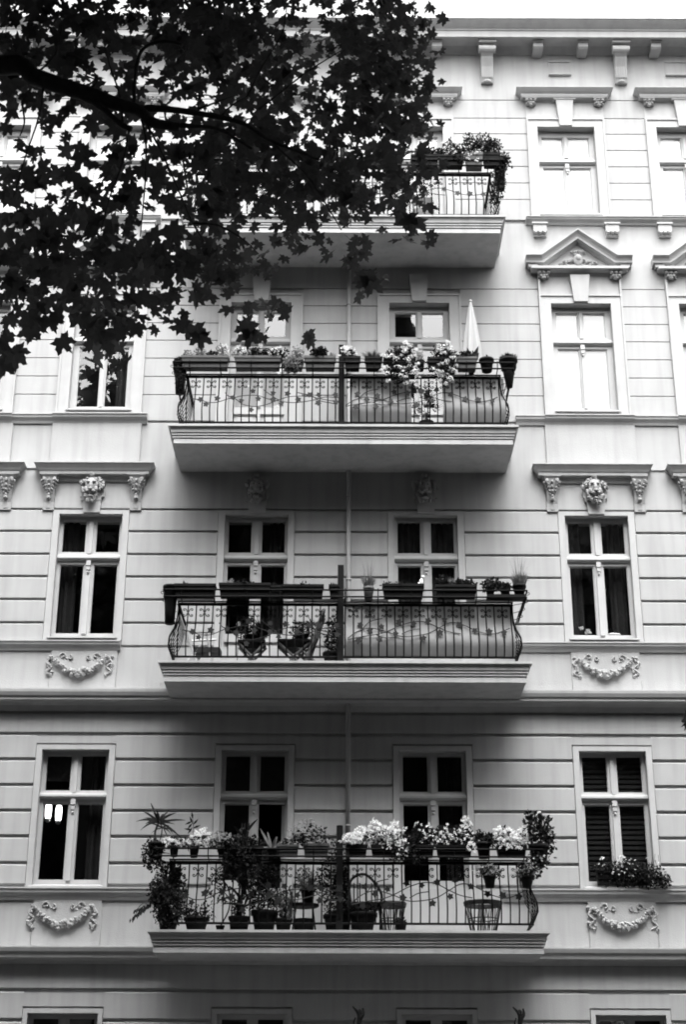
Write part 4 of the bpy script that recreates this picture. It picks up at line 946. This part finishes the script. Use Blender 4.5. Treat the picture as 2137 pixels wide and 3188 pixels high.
for k in range(3): a = k * 2.1 + .5; b = MB(); b.tube([(X2(1225) + .14 * math.cos(a), -.66 + .14 * math.sin(a), z2 + .365), (X2(1225) + .19 * math.cos(a), -.66 + .19 * math.sin(a), z2)], .012, 5); b.build('leg', 'black_box', tb)
b = MB(); b.lathe(X2(1225), -.66, [(.13, z2 + .02), (.15, z2 + .2), (.01, z2 + .2)], 14); b.build('base', 'black_box', tb)
potted(X2(1252), -.66, z2 + .42, .105, .19, 'dark pot with upright stems on the small round table', [('grass', X2(1252), .12, .34, 60, 'palegreen'), ('bush', X2(1250), .12, .3, 120, 'green')], 'black_box')
# right half
z_ = zs2
def wf(xa, xb, label, nl, nf, hh, m='white_fl', gm='green', extra=()):
    cx = (xa + xb) / 2; r = (xb - xa) / 2 + .02
    return planter(xa, xb, z_, .15, label, [('bush', cx, r, hh, nl, gm), ('flower', cx, r, hh * 1.15, nf, m)] + list(extra), 'black_box')
wf(X2r(95), X2r(235), 'short dark box of dense white flowers touching the partition, lowest balcony', 200, 110, .20, extra=[('flower', X2r(120), .12, .1, 30, 'white_fl')])
wf(X2r(262), X2r(462), 'dark box of tall dense white flowers that droop at one side, lowest balcony', 300, 170, .28, extra=[('hflower', X2r(470), .11, .26, 46, 'white_fl'), ('hang', X2r(450), .12, .3, 160, 'green'), ('hflower', X2r(380), .10, .1, 20, 'white_fl')])
wf(X2r(492), X2r(700), 'dark leafy box with few white blooms below the balcony window, lowest balcony', 620, 16, .26, extra=[('hang', X2r(560), .14, .3, 300, 'green'), ('flower', X2r(665), .05, .30, 16, 'white_fl')])
wf(X2r(720), X2r(965), 'dark leafy box topped by a tall clump of white blooms, lowest balcony', 620, 40, .25, extra=[('flower', X2r(930), .09, .40, 60, 'white_fl'), ('bush', X2r(930), .09, .34, 160, 'green'), ('hflower', X2r(960), .07, .16, 30, 'white_fl'), ('flower', X2r(790), .06, .2, 26, 'white_fl')])
potted(X2r(1048), YB, zs2 - .02, .10, .22, 'round dark pot with a plain leafy plant between two flower boxes, lowest balcony', [('bush', X2r(1048), .13, .18, 320, 'green')], 'black_box')
wf(X2r(1140), X2r(1345), 'dark box of low white flowers next to the right corner pot, lowest balcony', 320, 150, .22, extra=[('hflower', X2r(1230), .18, .10, 50, 'white_fl')])
o = potted(2.72, YB + .04, zs2 - .12, .14, .30, 'big corner plant with glossy upright leaves, right end of the lowest balcony', [], 'pot')
b = MB(); foliage(b, (2.72, YB, zs2 + .38), (.20, .16, .22), 380, .075); foliage(b, (2.86, YB, zs2 + .2), (.09, .1, .26), 120, .06, -.2); foliage(b, (2.60, YB, zs2 + .56), (.05, .05, .09), 40, .06)
foliage(b, (2.66, YB - .05, zs2 - .06), (.16, .09, .14), 260, .05, -.2); b.build('foliage', 'green', o)
b = MB(); flowers(b, (2.745, YB, zs2 + .60), (.02, .02, .02), 6, .018); flowers(b, (2.70, YB - .05, zs2 + .30), (.2, .1, .2), 12, .012); flowers(b, (2.72, YB - .08, zs2 - .10), (.14, .06, .12), 14, .012); b.build('blossoms', 'white_fl', o)
def hangpot(x, z, label, fl='white_fl'):
    o = potted(x, -1.13, z, .085, .16, label, [('bush', x, .15, .16, 200, 'green'), ('flower', x, .17, .18, 34, fl)], 'pot', 'pots hooked onto the bars of the lowest balcony'); return o
hangpot(X2r(1080), z2 + .56, 'round pot of pale flowers hooked on the bars above the wicker basket', 'grey_fl')
hangpot(X2r(1335), z2 + .56, 'round pot of pale flowers hooked on the bars in the right corner', 'grey_fl')
def basket(x, y, z, r0, r1, h, label):
    o = thing('wicker_basket', (x, y, z), label, 'basket', 'wicker baskets on the lowest balcony'); b = MB()
    for k in range(26):
        a = 2 * math.pi * k / 26; a2 = a + rnd.uniform(-.35, .35)
        b.tube([(x + r0 * math.cos(a), y + r0 * math.sin(a), z), (x + (r0 + r1) / 2 * math.cos((a + a2) / 2), y + (r0 + r1) / 2 * math.sin((a + a2) / 2), z + h * .5), (x + r1 * math.cos(a2), y + r1 * math.sin(a2), z + h)], .007, 4)
    for q in (0.03, .5): rr = r0 + (r1 - r0) * q; b.tube([(x + rr * math.cos(a * .35), y + rr * math.sin(a * .35), z + h * q) for a in range(19)], .008, 4)
    b.build('weave', 'wicker', o)
    b = MB()
    for q in range(3): b.tube([(x + (r1 + .004 * q) * math.cos(a * .35), y + (r1) * math.sin(a * .35), z + h - .015 + .018 * q) for a in range(19)], .016, 5)
    b.build('rim', 'wicker', o); return o
basket(X2r(1047), -.72, z2 + .0, .17, .25, .40, 'open wicker basket standing alone behind the bars on the right')
basket(X2r(405), -.74, z2, .12, .19, .38, 'small wicker basket beside the dark garden chair')
potted(X2r(470), -.84, z2, .08, .14, 'low round pot in front of the small wicker basket', [('bush', X2r(470), .09, .05, 60, 'green')], 'black_box')
ch = thing('garden_chair', (X2r(220), -.6, z2), 'dark garden chair with rounded back right of the partition, lowest balcony', 'chair')
b = MB(); b.box(X2r(120), X2r(340), -.80, -.40, z2 + .36, z2 + .42); b.build('seat', 'cushion', ch)
b = MB(); b.tube(bez([(X2r(125), -.40, z2 + .40), (X2r(115), -.38, z2 + .75), (X2r(225), -.36, z2 + .86), (X2r(335), -.38, z2 + .62), (X2r(335), -.40, z2 + .40)], 5), .02, 6)
for k in range(5): x = X2r(145 + k * 42); b.tube([(x, -.40, z2 + .41), (x, -.37, z2 + .74)], .01, 5)
b.build('backrest', 'black_box', ch)
for qx in (130, 330):
    for y in (-.78, -.42): b = MB(); b.tube([(X2r(qx), y, z2 + .36), (X2r(qx), y, z2)], .016, 5); b.build('leg', 'black_box', ch)
potted(X2r(205), -.84, z2, .19, .26, 'leafy dark plant in front of the garden chair, lowest balcony', [('bush', X2r(180), .24, .24, 320, 'green')], 'black_box')
o = potted(X2r(60), -.75, z2, .14, .3, 'dark climbing plant right against the partition, lowest balcony', [('bush', X2r(55), .09, .8, 500, 'green')], 'black_box')
# --- F5
z5 = BO[5][1]; zs5 = z5 + .985
def X5(q): return 1.584 + (q - 700) * .00203
for (a, b2, lab, hh, k) in ((-2300, -1900, 'flower box at the left end of the top balcony, behind the tree branch', .18, 260), (-1750, -1400, 'flower box left of the partition on the top balcony, behind the tree branch', .16, 200)):
    planter(X5(a * .5 - 150), X5(b2 * .5 - 150), zs5, .20, lab, [('bush', (X5(a * .5 - 150) + X5(b2 * .5 - 150)) / 2, .18, hh, k, 'green')], 'pot')
planter(X5(120), X5(400), zs5, .2, 'dark flower box just right of the partition on the top balcony, half hidden by leaves', [('bush', X5(260), .26, .2, 300, 'green')], 'pot')
planter(X5(470), X5(690), zs5, .2, 'dark flower box with a leafy bush beside the tree tip, top balcony', [('bush', X5(600), .22, .26, 420, 'green')], 'pot')
planter(X5(700), X5(900), zs5, .2, 'flower box of airy pale-tipped plants left of the dense bush, top balcony', [('bush', X5(800), .19, .34, 420, 'green'), ('flower', X5(780), .18, .36, 22, 'white_fl'), ('hang', X5(860), .1, .22, 160, 'green'), ('hflower', X5(980), .12, .24, 22, 'white_fl')], 'pot')
planter(X5(915), X5(1060), zs5 - .03, .28, 'grey box under the dense dark bush, top balcony', [('bush', X5(985), .17, .36, 520, 'green')], 'boxm')
planter(X5(1062), X5(1200), zs5 + .02, .22, 'dark box with a clipped bush beside the right corner, top balcony', [('bush', X5(1130), .15, .36, 520, 'green')], 'pot')
o = corner_basket(2.60, z5, 'leafy corner pot with trailing shoots, right end of the top balcony')
b = MB(); foliage(b, (2.64, YB + .02, z5 + 1.12), (.13, .14, .17), 420, .05); foliage(b, (2.56, YB, z5 + .70), (.11, .12, .38), 520, .05, -.3); foliage(b, (2.47, YB + .06, z5 + .42), (.07, .1, .14), 120, .045, -.3)
b.blob((2.80, YB, z5 + 1.0), (.02, .02, .028), 6, 5); b.tube([(2.72, YB, z5 + 1.02), (2.80, YB, z5 + 1.02)], .004, 4); b.build('trailing_foliage', 'green', o)
tb = thing('tub', (X5(1010), -.7, z5), 'low round tub behind the bars at the right end of the top balcony', 'tub'); b = MB(); b.lathe(X5(1010), -.7, [(.10, z5), (.14, z5 + .13), (.15, z5 + .14), (.13, z5 + .14), (.10, z5 + .03)], 18); b.build('bowl', 'boxm', tb, True)
ch = thing('folding_chair', (X5(580), -.5, z5), 'dark-framed chair behind the bars in the right half of the top balcony', 'chair'); b = MB()
for x in (X5(500), X5(655)):
    b.tube([(x, -.6, z5), (x, -.45, z5 + .80)], .02, 5); b.tube([(x, -.35, z5), (x, -.7, z5 + .42)], .016, 5)
b.tube([(X5(500), -.58, z5 + .22), (X5(655), -.58, z5 + .22)], .018, 5); b.build('frame', 'wood', ch)
b = MB(); b.box(X5(510), X5(645), -.75, -.35, z5 + .40, z5 + .44); b.build('seat', 'pale_wood', ch)
b = MB(); b.box(X5(505), X5(650), -.50, -.47, z5 + .62, z5 + .78); b.build('backrest', 'wood', ch)

# --- things at the windows
sl_ = -.0
o = thing('flower_box', (4.11, -.02, 5.06), 'window box with a dark trailing plant and small white flowers, outside the lowest right window', 'planter')
b = MB(); trough(b, 3.66, 4.44, 5.075, .20, -.02, .075); b.build('trough', 'black_box', o)
b = MB(); foliage(b, (3.85, -.08, 5.30), (.26, .10, .10), 420, .04); foliage(b, (4.15, -.10, 5.26), (.25, .12, .14), 520, .04); foliage(b, (4.42, -.12, 5.20), (.22, .12, .17), 700, .045, -.2); foliage(b, (4.60, -.14, 5.12), (.11, .08, .10), 220, .045, -.3); foliage(b, (4.05, -.10, 5.12), (.4, .06, .09), 320, .04, -.4)
for k in range(20): x = rnd.uniform(3.7, 4.6); b.tube([(x, -.08, 5.3), (x + rnd.uniform(-.05, .05), -.08, 5.3 + rnd.uniform(.1, .22))], .003, 3)
b.build('foliage', 'green', o)
b = MB(); flowers(b, (3.74, -.12, 5.44), (.02, .02, .015), 4, .016)
for k in range(34): flowers(b, (rnd.uniform(3.66, 4.58), -.16, rnd.uniform(5.16, 5.46)), (.02, .02, .02), 1, .011)
flowers(b, (4.02, -.12, 5.42), (.06, .04, .06), 12, .012); b.build('blossoms', 'white_fl', o)
o = thing('potted_plant', (3.78, .30, 8.86), 'white orchid blooms inside the right-hand window, left pane', 'potted plant'); b = MB(); pot_mesh(b, 3.80, .30, 8.80, .05, .09); b.build('pot', 'pot', o, True)
b = MB(); b.tube(bez([(3.80, .30, 8.88), (3.78, .29, 9.0), (3.73, .29, 9.05)], 3), .004, 4); b.build('stem', 'green', o)
b = MB(); flowers(b, (3.71, .27, 9.03), (.03, .02, .015), 8, .018); flowers(b, (3.81, .26, 8.96), (.03, .02, .05), 14, .018); b.build('blossoms', 'white_fl', o)
potted(4.20, .28, 8.80, .11, .13, 'white pot with a small dark plant inside the right-hand window, right pane', [('bush', 4.2, .1, .08, 60, 'green')], 'china', 'pots standing inside a window')
for k, (x, lab) in enumerate(((-4.485, 'lit glass pendant lamp in the lowest left window, the one nearer the frame'), (-4.325, 'lit glass pendant lamp in the lowest left window, the one further in'))):
    z = 6.44 - .035 * k; o = thing('pendant_lamp', (x, 1.0, z), lab, 'lamp', 'lit pendant lamps in one window')
    b = MB(); b.tube([(x, 1.0, z), (x, 1.0, 7.6)], .004, 4); b.build('cord', 'iron', o)
    b = MB(); b.lathe(x, 1.0, [(.035, z), (.045, z - .03), (.05, z - .1), (.045, z - .2), (.038, z - .23)], 14); b.build('lamp_shade', 'lamp', o, True)
    b = MB(); b.lathe(x, 1.0, [(.038, z - .235), (.04, z - .27), (.02, z - .29)], 12); b.build('lamp_cap', 'china', o)
for x, lab in ((.24, 'dark twisted iron finial below the middle of the lowest balcony'), (2.37, 'dark twisted iron finial below the right end of the lowest balcony')):
    o = thing('iron_finial', (x, -1.0, 2.2), lab, 'finial', 'iron finials of the front terrace'); b = MB()
    b.tube([(x, -1.0, 2.0), (x, -1.0, 3.18)], .032, 7); b.build('post', 'iron', o)
    b = MB(); b.tube(bez([(x, -1.0, 3.15), (x - .01, -1.0, 3.24), (x - .09, -1.0, 3.33)], 4), [.03, .03, .03, .028, .025, .02, .016, .012, .008], 6); b.tube(bez([(x, -1.0, 3.15), (x + .05, -1.0, 3.24), (x + .045, -1.0, 3.31)], 4), [.028] * 4 + [.024, .02, .016, .014, .012], 6)
    b.tube(bez([(x - .04, -1.0, 3.05), (x - .075, -1.0, 3.12), (x - .05, -1.0, 3.19)], 4), .01, 5); b.blob((x, -1.0, 3.25), (.03, .03, .05), 7, 5, .2); b.build('leaf_scroll', 'iron', o)
# terrace wall that carries the finials
tw = MB(); tw.box(-2.6, 2.8, -1.12, -.88, 0, 2.0); tw.box(-2.64, 2.84, -1.16, -.84, 2.0, 2.06)
tag(tw.build('terrace_wall', 'wall'), 'low rendered terrace wall in front of the ground storey, below the finials', 'wall')

# ---------------------------------------------------------------- street
g = MB(); g.box(-400, 400, -400, 400, -1.0, -.13); struct(g, 'ground', 'earth')
g = MB(); g.box(-120, 120, -16.5, -6.5, -.129, -.10); struct(g, 'road', 'asphalt')
for y0, y1 in ((-6.3, -.01), (-27.0, -16.7)):
    g = MB(); g.box(-120, 120, y0, y1, -.128, .02); struct(g, 'pavement', 'paving')
for y0, y1 in ((-6.5, -6.3), (-16.7, -16.5)):
    g = MB(); g.box(-120, 120, y0, y1, -.127, .03); struct(g, 'kerb', 'kerb')
# houses across the street (they shade the lower storeys and show in the window glass)
def opposite(x0, x1, h, label):
    o = thing('apartment_building', ((x0 + x1) / 2, -33, 0), label, 'building', 'houses across the street'); b = MB()
    b.box(x0, x1, -39, -27.2, 0, h); b.box(x0, x1, -27.2, -26.9, h - .5, h); b.build('wall', 'facade', o)
    b = MB(); i = len(b.v); b.v += [(x0, -27.2, h), (x1, -27.2, h), (x1, -39, h), (x0, -39, h), (x0, -30, h + 2.6), (x1, -30, h + 2.6), (x1, -36, h + 2.6), (x0, -36, h + 2.6)]
    for f in ((0, 1, 5, 4), (4, 5, 6, 7), (7, 6, 2, 3), (0, 4, 7, 3), (1, 2, 6, 5)): b.f.append(tuple(i + k for k in f))
    b.build('roof', 'tile', o); first = None; n = int((x1 - x0) / 2.6)
    for fl in range(5):
        for k in range(n):
            x = x0 + (k + .5) * (x1 - x0) / n; z = 1.6 + fl * 3.7
            if first is None:
                b = MB(); b.box(x - .55, x + .55, -27.19, -27.10, z, z + 2.0); first = b.build('window', 'glass', o); fx, fz = x, z
                b = MB(); b.box(x - .65, x + .65, -27.195, -27.0, z - .12, z - .02); sil = b.build('sill', 'trim', first)
            else:
                c = first.copy(); C.objects.link(c); c.parent = o; c.location = first.location + Vector((x - fx, 0, z - fz))
                c2 = sil.copy(); C.objects.link(c2); c2.parent = c
opposite(-60, -30.2, 22.0, 'long plain unseen house added to block low sky, far left across the street')  # end houses added to close off the low sky along the street
opposite(30.2, 60, 22.0, 'long plain unseen house added to block low sky, far right across the street')
opposite(-30, -10.2, 22.5, 'plain grey house across the street, behind the camera on the left')
opposite(-10, 9.8, 22.0, 'plain grey house across the street, straight behind the camera')
opposite(10, 30, 22.5, 'plain grey house across the street, behind the camera on the right')

# ---------------------------------------------------------------- plane tree in front of the house
LH = [(0, 1.0), (.09, .78), (.19, .77), (.19, .50), (.33, .54), (.44, .66), (.70, .66), (.60, .44), (.62, .30), (.44, .20), (.52, .12), (.67, -.10), (.40, -.07), (.20, -.18), (0, -.02)]
def big_leaf(mb, p, tip, nrm, L):
    tip = tip.normalized(); u = tip.cross(nrm)
    if u.length < 1e-3: u = tip.cross(Vector((1, 0, 0)))
    u.normalize(); n = u.cross(tip); fold = rnd.uniform(.05, .35); curl = rnd.uniform(-.1, .3); st = rnd.uniform(.85, 1.12)
    for s in (1, -1):
        pts = []
        for x, y in LH:
            pts.append(tuple(p + tip * (y * L) + u * (s * x * L * st) + n * (abs(x) * fold * L - curl * y * y * L)))
        mb.poly(pts if s > 0 else pts[::-1])
# pixel helper in world terms: a point seen at (px, py) of the 2137 x 3188 photograph, at street depth y
def at(px, py, y):
    u = px - 1068.5; v = 1594 - py; c, s = math.cos(ROLL), math.sin(ROLL); u, v = u * c - v * s, u * s + v * c
    ry = 4700 * math.cos(PITCH) - v * math.sin(PITCH); rz = 4700 * math.sin(PITCH) + v * math.cos(PITCH); t = (y - CAM.y) / ry
    return Vector((u * t, y, CAM.z + rz * t))
def seen(p, m=30):
    y = p.y - CAM.y; z = p.z - CAM.z; fw = y * math.cos(PITCH) + z * math.sin(PITCH)
    if fw <= .1: return False
    u = 4700 * p.x / fw; v = 4700 * (-y * math.sin(PITCH) + z * math.cos(PITCH)) / fw
    return -1068 - m < u < 1068 + m and -1594 - m < v < 1594 + m
tree = thing('plane_tree', (-6.0, -11.5, 0), 'plane tree whose dark leafy limb hangs in from the upper left corner', 'tree')
G1 = ["9686859999987756", "8767876999997768", "9888377999978768", "9977257788778768", "8776575564678675", "5564656777688876", "3563277489899788", "6716384878989999", "7628575667999999", "7547775778968978", "8887876556221742", "7788889678644431"]
G1 = [list(r) for r in G1]
G3 = ["6778789999875000", "8767668776500000", "3357887620 77000".replace(' ', '1'), "5513884351051000", "6000561000000000", "1000000000000000"]
G2 = ["79951", "99981", "99983", "99984", "99981", "79981", "57960", "88874", "87972", "87730", "61250", "50020"]
cells = []
q = .6818 * 100
for j, r in enumerate(G1):
    for i, ch_ in enumerate(r): cells.append((i * q, j * q, int(ch_)))
for j, r in enumerate(G3):
    for i, ch_ in enumerate(r):
        if j == 0 and False: continue
        cells.append((i * q, 800 + j * q, int(ch_)))
for j, r in enumerate(G2):
    for i, ch_ in enumerate(r): cells.append((1069 + i * q, j * q, int(ch_)))
cells += [(1069, 800, 6), (1069 + q, 800, 5), (1069 + q * .6, 868, 3), (900, 1030, 4)]
cr = MB(); nl = 0
for x, y, dns in cells:
    if dns == 0: continue
    lam = -math.log(1 - min(dns, 9) / 9.5) * 4.35
    if x > 600 and y < 800: lam *= 1.6
    n = int(lam) + (1 if rnd.random() < lam - int(lam) else 0)
    for _ in range(n):
        px, py = x + rnd.uniform(-.05, 1.05) * q, y + rnd.uniform(-.05, 1.05) * q
        far = max(0, min(1, (px - 450) / 500)) * .8 + rnd.uniform(0, .35)
        yy = -12.4 + rnd.uniform(0, 1.6) + far * 2.6
        p = at(px, py, yy)
        tip = Vector((rnd.uniform(-1, 1), rnd.uniform(-.7, .7), rnd.uniform(-1.5, .45))); nr = Vector((rnd.uniform(-.9, .9), -1, rnd.uniform(-.7, .6)))
        L = rnd.uniform(.076, .172) * (1 - .15 * far); big_leaf(cr, p - tip.normalized() * L * .4, tip, nr, L); nl += 1
for px, py in ((100, 1045), (605, 1035), (620, 1062), (770, 1030), (780, 1055), (250, 1000), (30, 1110), (45, 1125), (12, 1150), (1140, 870), (1155, 890), (1270, 690), (1290, 700)):
    p = at(px, py, -11.5); big_leaf(cr, p + Vector((0, 0, .06)), Vector((rnd.uniform(-.3, .3), 0, -1)), Vector((rnd.uniform(-.3, .3), -1, 0)), .16)
# unseen rest of the crown above and left, thickened to block sky light
k = 0
while k < 15000:
    v = unit() * rnd.random() ** .4; p = Vector((-3.0 + v.x * 8.0, -12.6 + v.y * 5.2, 15.2 + v.z * 5.3)); k += 1
    if seen(p, 120): continue
    big_leaf(cr, p, Vector((rnd.uniform(-1, 1), rnd.uniform(-1, 1), rnd.uniform(-1.5, .3))), Vector((rnd.uniform(-.6, .6), rnd.uniform(-.6, .6), 1)), rnd.uniform(.22, .34))
for _ in range(300):  # unseen sprig added so the upper door pane mirrors dark leaves
    v = unit() * rnd.random() ** .4; p = Vector((1.35 + v.x * .45, -12.0 + v.y * .6, 21.2 + v.z * .9))
    big_leaf(cr, p, Vector((rnd.uniform(-1, 1), rnd.uniform(-1, 1), rnd.uniform(-1.5, .3))), Vector((rnd.uniform(-.6, .6), -1, rnd.uniform(-.6, 1))), rnd.uniform(.16, .24))
cr.build('crown', 'leaf', tree)
tk = MB(); tk.tube(bez([(-6.0, -11.5, -.1), (-6.05, -11.5, 3), (-5.9, -11.4, 6.5), (-5.7, -11.5, 9.5), (-5.2, -11.6, 13), (-4.6, -11.8, 16)], 5), [.34 - .011 * k for k in range(26)], 12); tk.build('trunk', 'bark', tree, True)
br = MB()
Z1 = lambda x, y, d=-12.7: at(x * .6818, y * .6818, d)
def limb(pts, r0, r1, n=4, d=-12.7):
    L = bez([Z1(*p) if len(p) == 2 else Z1(p[0], p[1], p[2]) for p in pts], n); m_ = len(L); br.tube(L, [r0 + (r1 - r0) * k / (m_ - 1) for k in range(m_)], 8)
a0 = Vector((-5.75, -11.45, 9.0)); st = Z1(0, 300)
L = bez([a0, a0.lerp(st, .5) + Vector((0, 0, .25)), st, Z1(150, 350), Z1(300, 400), Z1(420, 435), Z1(520, 472), Z1(630, 505), Z1(700, 560), Z1(820, 580)], 4)
br.tube(L, [.088 - .0015 * k for k in range(len(L))], 9)
limb([(560, 480), (610, 470), (612, 400), (632, 260), (680, 205), (760, 190), (830, 205)], .017, .011)
limb([(620, 500), (700, 495), (870, 512), (1100, 560), (1230, 640), (1460, 730)], .032, .009)
limb([(700, 560), (850, 575), (1000, 590), (1150, 680)], .022, .009)
limb([(330, 420), (450, 480), (540, 560), (600, 590)], .03, .022)
for pts in ([(640, 520), (665, 640), (665, 780), (655, 920), (640, 1080)], [(655, 540), (740, 700), (820, 880), (880, 1020), (930, 1100)], [(590, 590), (560, 740), (500, 900), (460, 1060)], [(560, 560), (545, 430), (500, 300), (470, 180)],
            [(1130, 440), (1200, 300), (1290, 150), (1310, 30)], [(1180, 500), (1260, 440), (1400, 330), (1560, 230)], [(420, 400), (440, 370), (380, 340)], [(100, 470), (110, 560), (90, 620)], [(900, 500), (980, 470), (1060, 440)], [(1000, 540), (1060, 480), (1130, 440)],
            [(1230, 640), (1400, 800), (1500, 950), (1560, 1050)], [(880, 1020), (1000, 1030), (1120, 1100), (1180, 1160)], [(150, 350), (250, 250), (280, 120)], [(200, 360), (180, 520), (120, 700), (60, 900)]):
    limb(pts, .009, .004, 3)
br.build('branch', 'bark', tree, True)
sb = MB()
for px, py in ((1275, 732), (1281, 746), (1308, 92), (1313, 110), (560, 640), (900, 540), (980, 300), (1230, 420), (1000, 700)): p = at(px, py, -9.8); sb.blob(p, .014, 8, 6); sb.tube([p, p + Vector((.01, 0, .12))], .0022, 3)
sb.build('seed_ball', 'leaf', tree)
# street trees further along, outside the picture; one leaf tip reaches in at the right edge
def street_tree(x, y, label, n, rx=4.2):
    t = thing('plane_tree', (x, y, 0), label, 'tree', 'street trees'); b = MB(); b.tube(bez([(x, y, -.1), (x + .1, y, 4), (x - .1, y, 8), (x, y, 12)], 4), [.30 - .016 * k for k in range(13)], 10)
    for k in range(7):
        a = k * .9; b.tube(bez([(x, y, 6 + k * .7), (x + 1.6 * math.cos(a), y + 1.4 * math.sin(a), 9 + k * .6), (x + 3.2 * math.cos(a), y + 2.6 * math.sin(a), 11 + k * .6)], 3), [.10, .09, .08, .06, .05, .04, .03], 6)
    b.build('trunk', 'bark', t, True); c = MB(); k = 0
    while k < n:
        v = unit() * rnd.random() ** .4; p = Vector((x + v.x * rx, y - .6 + v.y * 5.0, 13.2 + v.z * 5.8)); k += 1
        if seen(p, 120): continue
        big_leaf(c, p, Vector((rnd.uniform(-1, 1), rnd.uniform(-1, 1), rnd.uniform(-1.5, .3))), Vector((rnd.uniform(-.8, .8), rnd.uniform(-.8, .8), 1)), rnd.uniform(.26, .42))
    return t, c
t, c = street_tree(9.4, -11.8, 'street tree right of the picture whose leaf tip shows at the right edge', 5200, 6.0)
lp = at(2127, 2262, -11.0)
big_leaf(c, lp + Vector((.12, 0, .12)), Vector((-.55, 0, -.75)), Vector((.9, -.6, .2)), .17); big_leaf(c, at(2150, 2225, -11.0), Vector((-.2, 0, -.9)), Vector((.7, -.8, 0)), .13)
c.build('crown', 'leaf', t)
b = MB(); b.tube(bez([Vector((9.35, -11.8, 8.0)), Vector((6.0, -11.4, 7.4)), at(2260, 2150, -11.0), at(2155, 2230, -11.0)], 4), [.05 - .0035 * k for k in range(13)], 6); b.build('branch', 'bark', t, True)
t, c = street_tree(-12.8, -11.8, 'street tree further left along the kerb, outside the picture', 7000, 6.0); c.build('crown', 'leaf', t)  # unseen tree set close and thick to shade the left wall

for x, y, lab in ((-10.0, -20.2, 'unseen street tree added for shade on the far kerb behind the camera, left'), (1.0, -20.6, 'unseen street tree added for shade on the far kerb right behind the camera'), (11.5, -20.2, 'unseen street tree added for shade on the far kerb behind the camera, right'), (21.5, -11.8, 'street tree added for shade far right along the kerb, outside the picture'), (-24.5, -11.8, 'street tree added for shade far left along the kerb, outside the picture')):  # unseen trees added to keep low sky light off the facade
    t, c = street_tree(x, y, lab, 5200, 6.0); c.build('crown', 'leaf', t)
